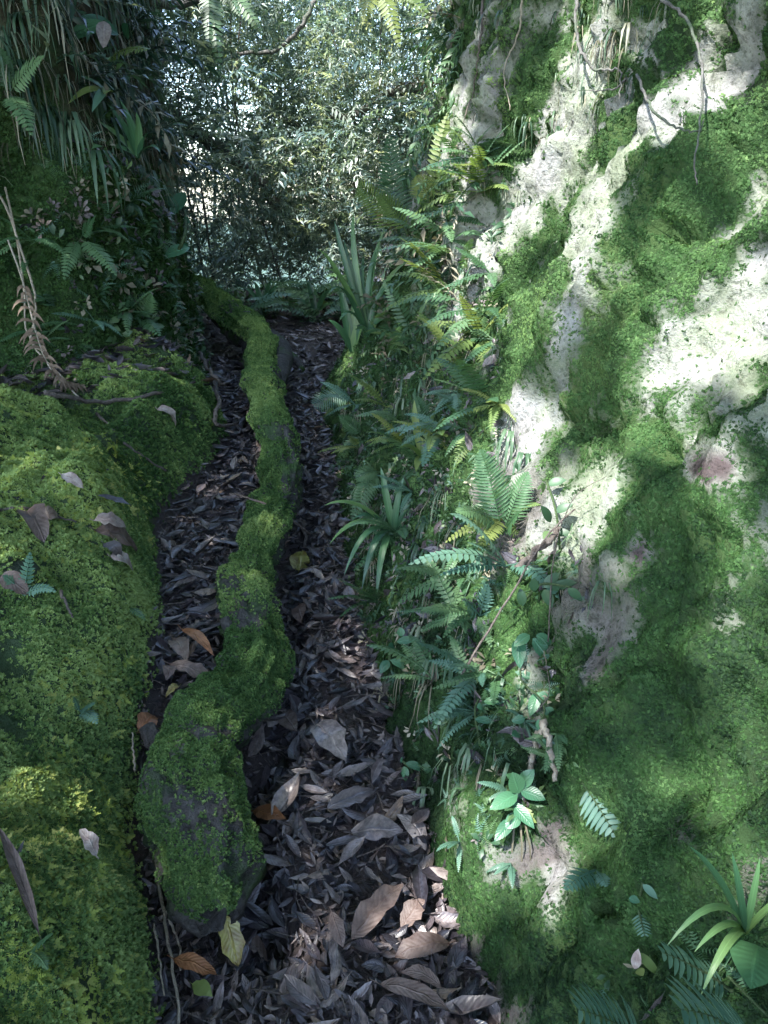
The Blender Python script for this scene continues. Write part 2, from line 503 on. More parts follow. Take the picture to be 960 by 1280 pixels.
def mound_h(x, y):
    d = smooth_interp(y, XL_Y, XL_X) - x
    P = np.stack([x, y, np.zeros_like(x)], -1)
    d = d + 0.05 * fbm(P, 3.1, 3, 21) * sstep(0, 0.3, np.abs(d) + 0.1)
    top = np.interp(y, [0, 1.0, 1.6, 2.3, 2.7, 3.2, 3.8, 4.4, 6, 9], [0.34, 0.36, 0.40, 0.40, 0.32, 0.33, 0.30, 0.18, 0.15, 0.2])
    dd = np.maximum(d, 0)
    h = top * (1 - np.exp(-(dd / 0.10) ** 1.5)) + 0.13 * np.minimum(dd, 1.6) * sstep(0, 0.4, dd)
    lump = 0.07 * fbm(P, 2.4, 3, 5) + 0.085 * np.abs(fbm(P, 3.4, 2, 7)) + 0.045 * np.abs(fbm(P, 9, 2, 8)) + 0.012 * fbm(P, 14, 2, 6) - .06
    return h + lump * sstep(0.02, 0.2, dd), d

def axis(fine0, fine1, step, far0, far1):
    a = [fine0]; s = step
    while a[-1] > far0: s *= 1.25; a.append(a[-1] - s)
    b = list(np.arange(fine0 + step, fine1, step)); s = step
    while b[-1] < far1: s *= 1.25; b.append(b[-1] + s)
    return np.array(a[::-1] + b)

gx = axis(-2.7, 0.7, 0.016, -90, 90)
gy = axis(0.5, 6.2, 0.018, -60, 140)
GX, GY = np.meshgrid(gx, gy)
x, y = GX.ravel(), GY.ravel()
mh, md = mound_h(x, y)
z = floor_z(x, y) + mh
P3 = np.stack([x, y, z], 1)
on_mound = sstep(0.03, 0.12, mh)
z = z + 0.016 * fbm(P3, 16, 3, 9) * (0.3 + 0.7 * on_mound)
GV = np.stack([x, y, z], 1)
nx, ny = len(gx), len(gy)
ii, jj = np.meshgrid(np.arange(nx - 1), np.arange(ny - 1))
a0 = (jj * nx + ii).ravel()
GF = np.stack([a0, a0 + 1, a0 + nx + 1, a0 + nx], 1)
gmoss = on_mound * (0.55 + 0.35 * np.clip(fbm(P3, 3.0, 4, 31) + 0.6, 0, 1))
gme = mesh_np('ground', GV, GF, [M_FLOOR])
set_attr(gme, 'moss', gmoss)
link('ground', gme, kind='structure')

# right wall of the gully: cross-sections along y, climbing in steps of arc length
wy = np.concatenate([np.arange(-3, 0.2, 0.08), np.arange(0.2, 6.3, 0.022), np.arange(6.3, 9.5, 0.06)])
ws = np.concatenate([np.arange(-0.18, 3.3, 0.020), np.arange(3.3, 4.6, 0.06), np.array([4.8, 5.2, 5.8, 7, 9, 13, 20, 35, 70])])
def wall_angle(yy, s):
    low = np.interp(yy, [0, 1.2, 2.2, 3.2, 4.5, 6], [66, 66, 58, 54, 54, 55])
    mid = np.interp(yy, [0, 1.2, 2.2, 3.2, 4.5, 6], [60, 60, 65, 73, 77, 78])
    brk = np.interp(yy, [0, 2.2, 3.2, 4.5, 6], [0.4, 0.5, 0.8, 0.85, 0.8])
    t = sstep(brk - 0.3, brk + 0.3, s)
    a = low * (1 - t) + mid * t
    a = a + 8 * sstep(1.6, 2.4, s) * (1 - sstep(3.4, 4.2, s))
    return a * (1 - sstep(3.9, 5.0, s)) + 12 * sstep(3.9, 5.0, s)
base = smooth_interp(wy, XR_Y, XR_X)
WX = np.zeros((len(wy), len(ws))); WZ = np.zeros_like(WX)
for i, yy in enumerate(wy):
    ang = np.radians(wall_angle(yy, ws))
    ds = np.diff(ws, prepend=ws[0])
    WX[i] = base[i] + np.cumsum(np.cos(ang) * ds) - 0.09
    WZ[i] = floor_z(np.array([base[i]]), np.array([yy]))[0] + np.cumsum(np.sin(ang) * ds) - 0.17
WY = np.repeat(wy[:, None], len(ws), 1)
WS = np.repeat(ws[None], len(wy), 0)
WV = np.stack([WX, WY, WZ], 2)
# displacement along the normal: bulges, rills running down the slope, lumps
du = np.gradient(WV, axis=0); dv = np.gradient(WV, axis=1)
WN = normalize(np.cross(dv, du))
if WN[len(wy) // 2, 60, 0] > 0: WN = -WN
P = WV.reshape(-1, 3)
SP = np.stack([P[:, 1] * 1.0 + 0.22 * WS.ravel() + .05 * fbm(P, 3, 2, 40), WS.ravel() * 0.22, np.zeros(len(P))], 1)
rill = fbm(SP, 5.0, 4, 41)
big = fbm(P, 1.5, 3, 42)
lump = fbm(P, 7, 4, 43)
fine = fbm(P, 26, 3, 44)
up_amt = sstep(0.35, 1.2, WS.ravel())
near_low = 1 - 0.3 * (1 - sstep(0.7, 1.5, WS.ravel())) * (1 - sstep(1.8, 2.6, P[:, 1]))
disp = 0.055 * big * sstep(0.05, 0.5, WS.ravel()) + 0.075 * rill * up_amt * near_low + 0.030 * lump * near_low + 0.021 * fine + 0.035 * fbm(np.stack([SP[:, 0], SP[:, 1] * .9, SP[:, 2]], 1), 9, 3, 48) * sstep(.05, .4, WS.ravel()) + 0.02 * np.abs(fbm(P, 13, 3, 45)) * up_amt + 0.026 * (np.abs(fbm(P, 4.5, 2, 46)) + .5 * np.abs(fbm(P, 10, 2, 47)) - .5) * sstep(.05, .3, WS.ravel())
def project(P):
    """photograph pixel of world points"""
    P = np.asarray(P, float)
    d = P - np.array(CAM)
    cp, sp = math.cos(PITCH), math.sin(PITCH)
    depth = d[:, 1] * cp - d[:, 2] * sp
    up = d[:, 1] * sp + d[:, 2] * cp
    depth = np.where(depth < 0.05, 0.05, depth)
    return 480 + FPX * d[:, 0] / depth, 640 - FPX * up / depth, depth
# hollows worn into the wall
hx, hy, _ = project(P)
for bx, by, rx, ry, k in ((738, 538, 22, 12, .12), (848, 292, 16, 12, .07), (768, 1140, 30, 14, .09), (918, 90, 60, 60, .08), (640, 160, 18, 60, .06), (665, 930, 40, 120, .05), (600, 1080, 40, 70, -.05)):
    disp -= k * (1 - sstep(.25, 1.1, np.hypot((hx - bx) / rx, (hy - by) / ry) + .35 * lump + .3 * fine))
disp *= (0.35 + 0.65 * sstep(-0.05, 0.25, WS.ravel()))
WVF = P + WN.reshape(-1, 3) * disp[:, None]
m_, n_ = len(wy), len(ws)
ii, jj = np.meshgrid(np.arange(n_ - 1), np.arange(m_ - 1))
a0 = (jj * n_ + ii).ravel()
WF = np.stack([a0, a0 + n_, a0 + n_ + 1, a0 + 1], 1)     # faces look to the gully

# left wall behind the mound
LW = [(-9, 2.0), (-5, 2.6), (-2.8, 2.95), (-2.0, 3.08), (-1.45, 3.22), (-1.14, 3.65), (-1.06, 4.3), (-1.16, 5.0), (-1.55, 5.8), (-2.6, 6.8), (-5, 8), (-9, 9)]
lw = polyline([(a, b, 0) for a, b in LW], 420)
ls = np.concatenate([np.arange(-0.2, 2.4, 0.022), np.array([2.5, 2.7, 3.0, 3.6, 5, 8, 14])])
lp = np.array([(p.x, p.y) for p in lw])
lt = normalize(np.gradient(lp, axis=0))
ln_out = np.stack([lt[:, 1], -lt[:, 0]], 1)             # towards the gully
lean = np.interp(ls, [-0.2, 0.3, 1.2, 2.2, 2.6, 14], [0.03, 0.0, -0.10, -0.22, -0.6, -11])
lrise = np.interp(ls, [-0.2, 2.4, 3.0, 5, 14], [-0.2, 2.35, 2.7, 3.4, 5.5])
bz = floor_z(lp[:, 0], lp[:, 1]) + mound_h(lp[:, 0], lp[:, 1])[0]
LV = np.zeros((len(lp), len(ls), 3))
LV[:, :, 0] = lp[:, None, 0] + ln_out[:, None, 0] * lean[None]
LV[:, :, 1] = lp[:, None, 1] + ln_out[:, None, 1] * lean[None]
LV[:, :, 2] = bz[:, None] + lrise[None]
LP = LV.reshape(-1, 3)
LN = np.repeat(np.concatenate([ln_out, np.zeros((len(lp), 1))], 1)[:, None], len(ls), 1).reshape(-1, 3)
LS = np.repeat(ls[None], len(lp), 0).ravel()
ld = 0.16 * fbm(LP, 1.3, 3, 61) + 0.05 * fbm(LP * [1, 1, 0.5], 5, 4, 62) + 0.012 * fbm(LP, 22, 3, 63)
LVF = LP + LN * (ld * sstep(-0.1, 0.35, LS))[:, None]
n2 = len(ls)
ii, jj = np.meshgrid(np.arange(n2 - 1), np.arange(len(lp) - 1))
a0 = (jj * n2 + ii).ravel()
LF = np.stack([a0, a0 + n2, a0 + n2 + 1, a0 + 1], 1)
lmoss = np.clip(0.55 + 0.5 * fbm(LP, 2.2, 4, 64), 0, 1) * (1 - 0.8 * sstep(0.9, 1.5, LS))
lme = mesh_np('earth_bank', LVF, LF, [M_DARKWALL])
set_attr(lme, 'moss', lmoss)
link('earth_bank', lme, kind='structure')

# pale spots of the right wall: bare clay and painted sunlit patches, plus weathered streaks
CLAY_AND_SUN = [(700, 150, 42, 110, 0.25), (755, 40, 28, 60, 0.2), (635, 250, 45, 80, 0.2), (740, 250, 22, 70, 0.3), (935, 390, 55, 100, 0.4),
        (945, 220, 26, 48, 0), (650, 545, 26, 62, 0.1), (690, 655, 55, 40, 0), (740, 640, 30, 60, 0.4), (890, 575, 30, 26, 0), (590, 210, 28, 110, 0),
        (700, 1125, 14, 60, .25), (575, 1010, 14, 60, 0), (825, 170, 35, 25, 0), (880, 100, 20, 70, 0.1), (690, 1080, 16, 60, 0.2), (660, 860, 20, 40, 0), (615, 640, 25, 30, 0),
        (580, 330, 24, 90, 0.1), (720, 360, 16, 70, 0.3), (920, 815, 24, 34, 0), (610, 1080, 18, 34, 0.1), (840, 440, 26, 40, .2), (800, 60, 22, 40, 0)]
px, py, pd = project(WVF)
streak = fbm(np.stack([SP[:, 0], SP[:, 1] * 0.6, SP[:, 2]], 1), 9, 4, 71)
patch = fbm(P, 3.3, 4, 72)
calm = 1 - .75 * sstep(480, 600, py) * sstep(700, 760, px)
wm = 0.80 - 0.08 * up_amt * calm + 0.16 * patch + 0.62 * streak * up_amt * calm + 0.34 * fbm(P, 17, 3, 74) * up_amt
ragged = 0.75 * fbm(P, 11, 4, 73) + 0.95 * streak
for bx, by, rx, ry, sk in CLAY_AND_SUN:
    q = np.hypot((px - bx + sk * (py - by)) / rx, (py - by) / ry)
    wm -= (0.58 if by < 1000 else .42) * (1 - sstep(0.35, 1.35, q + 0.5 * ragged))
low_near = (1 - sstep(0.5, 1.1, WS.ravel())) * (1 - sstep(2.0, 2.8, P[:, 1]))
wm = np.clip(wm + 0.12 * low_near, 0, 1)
# a spot of bare purple brown earth near the bromeliad, another high on the wall
earth = np.zeros(len(P))
for bx, by, rx, ry in ((858, 1042, 27, 25), (892, 585, 36, 24), (800, 690, 12, 14)):
    e_ = 1 - sstep(.6, 1.15, np.hypot((px - bx) / rx, (py - by) / ry) + .25 * fbm(P, 16, 3, 75))
    earth = np.maximum(earth, e_)
soil_ = .85 * low_near * sstep(.52, .85, .12 * fine + fbm(np.stack([P[:, 1], WS.ravel() * .45, 0 * P[:, 0]], 1), 6.5, 4, 76))
earth = np.maximum(earth, soil_)
wm = np.clip(wm - .75 * earth, 0, 1)
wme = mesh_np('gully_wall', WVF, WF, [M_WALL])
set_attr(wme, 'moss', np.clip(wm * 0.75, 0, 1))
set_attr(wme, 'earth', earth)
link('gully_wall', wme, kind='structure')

# everything that plants can stand on
allV = np.concatenate([GV, WVF, LVF]); allF = np.concatenate([GF, WF + len(GV), LF + len(GV) + len(WVF)])
BVH = BVHTree.FromPolygons(allV.tolist(), allF.tolist())

def ray(px, py):
    a = (px - 480) / FPX; b = (640 - py) / FPX
    return Vector((a, math.cos(PITCH) + b * math.sin(PITCH), -math.sin(PITCH) + b * math.cos(PITCH)))

def hit(px, py, sink=0.0):
    d = ray(px, py)
    loc, nor, idx, dist = BVH.ray_cast(CAM, d.normalized(), 60)
    if loc is None: return CAM + d * 8, Vector((0, 0, 1)), 8.0
    if nor.dot(d) > 0: nor = -nor
    return loc - nor * sink, nor, dist / d.length

def at(px, py, depth):
    return CAM + ray(px, py) * depth

def px2m(px, depth): return px * depth / FPX

# ------------------------------------------------------------------ moss
def moss_tuft(seed, n=9, spread=0.9, height=1.1, w=0.22):
    r = random.Random(seed); V = []; F = []
    for i in range(n):
        an = 2 * math.pi * (i + r.uniform(-.4, .4)) / n
        tilt = r.uniform(0.15, 1.0) * spread
        L = height * r.uniform(0.6, 1.15); ww = w * r.uniform(0.7, 1.2)
        d = Vector((math.cos(an) * math.sin(tilt), math.sin(an) * math.sin(tilt), math.cos(tilt)))
        s = Vector((-math.sin(an), math.cos(an), 0)) * ww
        o = Vector((math.cos(an), math.sin(an), 0)) * 0.12
        mid = o + d * L * 0.55
        tip = o + d * L + Vector((0, 0, -0.25 * tilt * L))
        k = len(V)
        V += [o, mid - s, tip, mid + s]
        F.append((k, k + 1, k + 2, k + 3))
    return mesh_np('moss_tuft', np.array([tuple(v) for v in V]), np.array(F), [M_MOSS], smooth=False)

TUFTS = source_collection('moss_tufts', [moss_tuft(i, 9 + i % 3, 0.9 + 0.15 * (i % 3)) for i in range(5)])

def lay_moss(name, V, F, dens, count, tint_fn, size, label, parent=None, upmix=0.35, coll=TUFTS, nvar=5):
    P, n = sample_surface(V, F, dens, count)
    dist = np.linalg.norm(P - np.array(CAM), axis=1)
    nn = normalize(n + np.array([0, 0, upmix]) + RNG.normal(0, 0.28, P.shape))
    M = frames(nn, RNG.random(count) * 6.283)
    s = size * (0.38 + 0.34 * dist) * RNG.uniform(0.55, 1.45, count)
    return scatter(name, P - n * s[:, None] * 0.15, M, s, np.clip(tint_fn(P), 0, 1), RNG.integers(0, nvar, count), coll, label, 'moss', parent)

# left mound
dG = np.linalg.norm(GV - np.array(CAM), axis=1)
inview = (GV[:, 0] > -2.9) & (GV[:, 1] > 0.5) & (GV[:, 1] < 6)
gholes = sstep(-0.75, -0.35, fbm(P3, 6, 3, 33))
dens = np.where(inview, on_mound * gholes / (0.5 + dG) ** 1.4, 0)
dens[mh < 0.04] = 0
def tintL(P):
    t = 0.66 + 0.24 * fbm(P, 1.7, 3, 34) + 0.16 * fbm(P, 7, 3, 35) + 0.34 * (0.5 - RNG.random(len(P)))
    lx = smooth_interp(P[:, 1], XL_Y, XL_X)
    P2 = P * [1, 1, 0]
    t += .30 * (np.abs(fbm(P2, 3.4, 2, 7)) + .6 * np.abs(fbm(P2, 9, 2, 8)) - .55)
    t += 0.12 * sstep(0.1, 0.5, lx - P[:, 0])
    return t + 0.18 * (RNG.random(len(P)) ** 3)
lay_moss('moss', GV, GF, dens, 190000, tintL, 0.0078, 'bright green moss carpet over the low mound left of the log')

# right wall
dW = np.linalg.norm(WVF - np.array(CAM), axis=1)
vis = (px > -60) & (px < 1040) & (py > -80) & (py < 1340) & (pd > 0.3)
dens = np.where(vis, (0.02 + 0.98 * sstep(0.36, 0.74, wm + 0.10 * fine)) / (0.4 + dW) ** 2.3, 0)
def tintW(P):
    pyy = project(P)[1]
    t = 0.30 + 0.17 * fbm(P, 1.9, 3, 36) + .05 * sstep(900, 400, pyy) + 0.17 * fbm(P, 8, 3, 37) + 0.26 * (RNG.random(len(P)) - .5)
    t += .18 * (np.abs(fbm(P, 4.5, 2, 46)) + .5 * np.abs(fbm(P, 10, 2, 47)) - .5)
    return t - .16 * sstep(520, 820, pyy) + 0.22 * (RNG.random(len(P)) ** 4)  # moss tinted darker down the wall in place of deeper shade
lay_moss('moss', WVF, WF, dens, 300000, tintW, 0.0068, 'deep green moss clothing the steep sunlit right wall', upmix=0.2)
# left dark wall
dL = np.linalg.norm(LVF - np.array(CAM), axis=1)
dens = np.where((LVF[:, 0] > -3.2) & (LVF[:, 1] < 6), sstep(0.35, 0.55, lmoss), 0)
lay_moss('moss', LVF, LF, dens, 26000, lambda P: 0.30 + 0.2 * fbm(P, 2.2, 3, 38) + 0.12 * RNG.random(len(P)), 0.0095,
         'dim olive moss on the dark bank under the hanging grass')

# pale leafy liverwort on the near mound
def liver_mesh(seed):
    r = random.Random(seed); mb = MB()
    for k in range(3):
        an = r.uniform(0, 6.28); L = r.uniform(0.7, 1.1)
        d = Vector((math.cos(an), math.sin(an), 0.35))
        s = Vector((-math.sin(an), math.cos(an), 0))
        for i in range(5):
            t = 0.15 + i * 0.2
            c = d * (t * L) + Vector((0, 0, -0.3 * t * t))
            w = 0.26 * (1.15 - t)
            for sg in (-1, 1):
                tip = c + s * sg * w * 1.6 + d * 0.14
                mb.add([c - d * 0.1, c + s * sg * w * 0.8 - d * 0.06, tip, c + d * 0.12], [(0, 1, 2, 3)])
    return mb.mesh('liverwort', M_LIVER)
LIV = source_collection('liverworts', [liver_mesh(i) for i in range(4)])
gpx, gpy, gpd = project(GV)
dens = np.zeros(len(GV))
for bx, by, rx, ry in ((70, 1060, 120, 130), (40, 1250, 130, 90), (60, 620, 160, 90), (200, 1240, 60, 50), (130, 860, 90, 70)):
    q = np.hypot((gpx - bx) / rx, (gpy - by) / ry)
    dens += (1 - sstep(0.5, 1.1, q)) * (1.0 if bx in (70, 40) else 0.35)
dens *= inview * (on_mound > 0.6) / (0.4 + dG) ** 1.2
lay_moss('liverwort', GV, GF, dens, 5200, lambda P: 0.35 + 0.5 * RNG.random(len(P)) + 0.25 * fbm(P, 5, 2, 39), 0.018,
         'pale yellow green leafy liverwort on the near mound', upmix=0.3, coll=LIV, nvar=4)

# ------------------------------------------------------------------ the fallen log
def lift(px, py, h):
    """point over the floor by h, seen at the pixel"""
    d = ray(px, py); t = 1.0
    for _ in range(40):
        p = CAM + d * t
        e = p.z - (float(floor_z(np.array([p.x]), np.array([p.y]))[0]) + h)
        t += e / (0.09 * d.y - d.z)
    return CAM + d * t
LOGPX = [(276, 1142, .10, .060), (262, 1060, .13, .076), (240, 985, .14, .082), (250, 928, .14, .080), (280, 896, .15, .074), (305, 866, .145, .068), (316, 826, .13, .064), (312, 770, .11, .066),
         (312, 715, .10, .066), (335, 662, .12, .068), (356, 612, .12, .072), (350, 562, .12, .072), (334, 515, .11, .074), (325, 470, .12, .080),
         (328, 432, .15, .092), (300, 405, .19, .095), (262, 376, .24, .08), (225, 350, .28, .075)]
lc = [lift(a, b, h + .035) for a, b, h, r in LOGPX]
NR, NS = 300, 44
cl = polyline(lc, NR)
lr = np.interp(np.linspace(0, len(LOGPX) - 1, NR), np.arange(len(LOGPX)), [r for *_, r in LOGPX])
VL = []; A = None
for i, p in enumerate(cl):
    t = (cl[min(i + 1, NR - 1)] - cl[max(i - 1, 0)]).normalized()
    if A is None: A = t.cross(Vector((0, 0, 1))).normalized()
    A = (A - t * A.dot(t)).normalized(); B = A.cross(t)
    k = min(1.0, 0.45 + 0.55 * (i / 7.0) ** 0.5) if i < 7 else 1.0        # rounded broken end
    for j in range(NS):
        an = 2 * math.pi * j / NS
        VL.append(p + (A * math.cos(an) + B * math.sin(an)) * lr[i] * k)
VL = np.array([tuple(v) for v in VL])
cen = np.repeat(np.array([tuple(p) for p in cl]), NS, 0)
rad = normalize(VL - cen)
VL = VL + rad * (0.030 * fbm(VL, 4.5, 3, 81) + 0.015 * fbm(VL, 13, 3, 82) + 0.006 * fbm(VL, 40, 2, 83))[:, None]
tt_ = np.repeat(np.arange(NR) / 40.0, NS)
ridge = fbm(np.stack([rad[:, 0] * 2.2, rad[:, 2] * 2.2, tt_ * .8], 1), 1.7, 3, 87)
VL = VL + rad * (0.020 * ridge + 0.016 * np.abs(fbm(np.stack([rad[:, 0] * 2, rad[:, 2] * 2, tt_ * 2.2], 1), 2.2, 2, 88)))[:, None]
near_end = (1 - sstep(0, 14, np.repeat(np.arange(NR), NS).astype(float)))
VL = VL + near_end[:, None] * (np.stack([0.25 * fbm(VL, 9, 3, 89) - .02, -.16 + .6 * np.abs(fbm(VL, 8, 3, 90)), -.25 * (rad[:, 2] < -.2)], 1)) * .07
end_c = cl[0] - (cl[1] - cl[0]).normalized() * 0.02
FL = []
for i in range(NR - 1):
    for j in range(NS):
        j2 = (j + 1) % NS
        FL.append((i * NS + j, i * NS + j2, (i + 1) * NS + j2, (i + 1) * NS + j))
FL = np.array(FL)
logroot = thing('fallen_log', lc[0], 'long crooked moss covered log lying along the gully floor', 'log')
o0 = np.array(lc[0])
link('trunk', mesh_np('trunk', VL - o0, FL, [M_LOG]), logroot)
mb = MB()
ring = [Vector(VL[j]) for j in range(NS)]
rin = [end_c + (v - end_c) * 0.55 + Vector((0, 0.03, 0.0)) for v in ring]
vs_ = ring + rin + [end_c + Vector((0, 0.05, 0))]
fs_ = [(j, j + NS, (j + 1) % NS + NS, (j + 1) % NS) for j in range(NS)] + [(j + NS, 2 * NS, (j + 1) % NS + NS) for j in range(NS)]
mb.add(vs_, fs_)
link('broken_end', mb.mesh('broken_end', M_LOG, o0), logroot)
# the limb that runs beside the trunk for a short way
mb = MB()
lim = polyline([lift(338, 424, .19), lift(352, 446, .16), lift(349, 480, .13), lift(341, 505, .10)], 22)
mb.tube(lim, [0.06 + 0.015 * math.sin(i * .3) - 0.0012 * i for i in range(22)], 14, True, 0.08, 4)
link('branch', mb.mesh('branch', M_LOG, o0), logroot)
for a_, b_, c_, r_ in (((206, 936, .16), (190, 920, .19), (182, 908, .20), .024), ((352, 640, .15), (368, 630, .19), (374, 622, .20), .020), ((296, 790, .13), (284, 780, .16), (280, 772, .17), .018)):
    mb = MB(); mb.tube(polyline([lift(*a_), lift(*b_), lift(*c_)], 8), [r_ * (1.3 - .09 * i) for i in range(8)], 9, True, .15, int(a_[0]))
    link('branch_stub', mb.mesh('branch_stub', M_LOG, o0), logroot)
mb = MB()
mb.tube(polyline([lift(350, 440, .10), lift(366, 446, .08), lift(378, 462, .02)], 10), [.035 - .002 * i for i in range(10)], 8, True, 0.1, 5)
link('root', mb.mesh('root', M_LOG, o0), logroot)
# moss: on the upper side, thin in a few worn places
facing_up = rad[:, 2]
wear = np.zeros(len(VL))
lpx, lpy, lpd = project(VL)
for bx, by, rx, ry, k in ((366, 600, 22, 55, 1.1), (312, 765, 30, 32, 1.05), (346, 540, 28, 16, 1.2), (296, 1086, 32, 30, 1.0), (260, 915, 40, 12, 1.0), (186, 975, 26, 30, 1.0), (322, 700, 16, 16, .8), (345, 470, 10, 30, .8)):
    wear += k * (1 - sstep(0.4, 1.2, np.hypot((lpx - bx) / rx, (lpy - by) / ry)))
ld_ = sstep(-0.15, 0.45, facing_up + .25 * fbm(VL, 7, 3, 94)) * np.clip(1 - wear + 0.25 * fbm(VL, 12, 3, 84), 0.03, 1) * sstep(-1.0, -0.15, fbm(VL, 6, 3, 85)) / (0.5 + np.linalg.norm(VL - np.array(CAM), axis=1)) ** 1.2
P, n = sample_surface(VL, FL, ld_, 62000)
n = np.where((n * (P - np.array([0, 0, 0]))).sum(1, keepdims=True) != 0, n, n)
ci_ = ((P[:, None, :] - np.array([tuple(p) for p in cl[::6]])[None]) ** 2).sum(2).argmin(1)
outw = normalize(P - np.array([tuple(p) for p in cl[::6]])[ci_])
n = np.where((n * outw).sum(1, keepdims=True) < 0, -n, n)
dist = np.linalg.norm(P - np.array(CAM), axis=1)
M = frames(normalize(n + np.array([0, 0, .15]) + RNG.normal(0, .3, P.shape)), RNG.random(len(P)) * 6.283)
s = 0.0058 * (0.45 + 0.28 * dist) * RNG.uniform(0.6, 1.3, len(P))
tint = 0.52 + 0.22 * fbm(P, 5, 3, 86) + 0.30 * (RNG.random(len(P)) - .5) + 0.15 * n[:, 2] + 0.15 * RNG.random(len(P)) ** 3
scatter('moss', P - o0 - n * s[:, None] * .1, M, s, np.clip(tint, 0, 1), RNG.integers(0, 5, len(P)), TUFTS, None, None, logroot)

# ------------------------------------------------------------------ leaf litter
def dead_leaf_mesh(seed, mat=None):
    r = random.Random(seed); mb = MB()
    n = 6; prof = leaf_profile(n, 0.10, r.uniform(0.38, 0.52)); w = r.uniform(0.12, 0.21)
    bend = r.uniform(-0.35, 0.45); tw = r.uniform(-0.9, 0.9); fold = r.choice([0.15, 0.4, 0.8, -0.3, -0.6]); side = r.uniform(-.15, .15)
    vs = []; uv = []; fs = []
    for i in range(n):
        t = i / (n - 1)
        c = Vector((t - .5, side * math.sin(t * 3.1), bend * (t - .5) ** 2 + r.uniform(-.02, .02)))
        an = tw * (t - .5)
        for k, sg in enumerate((-1, 0, 1)):
            ww = prof[i] * w * sg * r.uniform(0.88, 1.1)
            vs.append(c + Vector((0, ww * math.cos(an), ww * math.sin(an) + abs(ww) * fold)))
            uv.append((k / 2, t))
    for i in range(n - 1):
        a = i * 3
        fs += [(a, a + 1, a + 4, a + 3), (a + 1, a + 2, a + 5, a + 4)]
    # stalk
    k = len(vs); b0 = vs[1]
    vs += [b0 + Vector((0, .008, 0)), b0 + Vector((0, -.008, 0)), b0 + Vector((-.16, -.004, .03)), b0 + Vector((-.16, .004, .03))]
    uv += [(0.5, 0)] * 4
    fs.append((k, k + 1, k + 2, k + 3))
    mb.add(vs, fs, uv)
    return mb.mesh('dead_leaf', mat or M_DEAD)
DLM = [dead_leaf_mesh(100 + i) for i in range(12)]
DLC = source_collection('litter_leaves', DLM)

def floor_points(n, ymin, ymax, power, rng, xpad=0.0):
    out = []
    while len(out) < n:
        yy = ymin + (ymax - ymin) * rng.random() ** power
        l = float(smooth_interp(np.array([yy]), XL_Y, XL_X)[0]); r_ = float(smooth_interp(np.array([yy]), XR_Y, XR_X)[0])
        xx = l - 0.02 + rng.random() * (r_ + 0.06 + xpad - l)
        out.append((xx, yy))
    return np.array(out)

n = 7500
fp = floor_points(n, 0.55, 7.2, 1.25, RNG, 0.1)
fz = floor_z(fp[:, 0], fp[:, 1]) + np.maximum(mound_h(fp[:, 0], fp[:, 1])[0], 0)
fP = np.column_stack([fp, fz + RNG.uniform(-.004, .022, n)])
nn = normalize(np.column_stack([RNG.normal(0, .33, n), RNG.normal(-.05, .33, n), np.ones(n)]))
sc_ = RNG.uniform(0.03, 0.085, n) * np.where(RNG.random(n) < .3, 0.6, 1)
scatter('leaf_litter', fP, frames(nn, RNG.random(n) * 6.283), sc_, RNG.random(n), RNG.integers(0, 12, n), DLC,
        'dark wet mass of dead leaves covering the gully floor', 'leaf litter')
n = 9000
fp = floor_points(n, 0.55, 4.5, 1.5, RNG, 0.12)
fP = np.column_stack([fp, floor_z(fp[:, 0], fp[:, 1]) + np.maximum(mound_h(fp[:, 0], fp[:, 1])[0], 0) + RNG.uniform(0, .02, n)])
nn = normalize(np.column_stack([RNG.normal(0, .5, n), RNG.normal(-.05, .5, n), np.ones(n)]))
scatter('leaf_crumbs', fP, frames(nn, RNG.random(n) * 6.283), RNG.uniform(0.012, 0.035, n), RNG.random(n), RNG.integers(0, 12, n), DLC,
        'small broken leaf crumbs between the dead leaves of the gully floor', 'leaf litter')
n = 900
fp = floor_points(n, 0.55, 6.5, 1.2, RNG, 0.12)
ftw = source_collection('litter_twigs', [])
for k in range(3):
    mb = MB(); r = random.Random(k)
    mb.tube(polyline([(-.5, 0, 0), (-.1, r.uniform(-.06, .06), .03), (.2, r.uniform(-.06, .06), .0), (.5, 0, .02)], 7), [.014 - .001 * i for i in range(7)], 5)
    ftw.objects.link(bpy.data.objects.new(f'litter_twig_{k}', mb.mesh('litter_twig', M_TWIG)))
fP = np.column_stack([fp, floor_z(fp[:, 0], fp[:, 1]) + np.maximum(mound_h(fp[:, 0], fp[:, 1])[0], 0) + RNG.uniform(0, .02, n)])
nn = normalize(np.column_stack([RNG.normal(0, .12, n), RNG.normal(0, .12, n), np.ones(n)]))
scatter('twig_litter', fP, frames(nn, RNG.random(n) * 6.283), RNG.uniform(.04, .16, n), RNG.random(n), RNG.integers(0, 3, n), ftw,
        'thin broken twigs strewn through the leaf litter', 'twig litter')

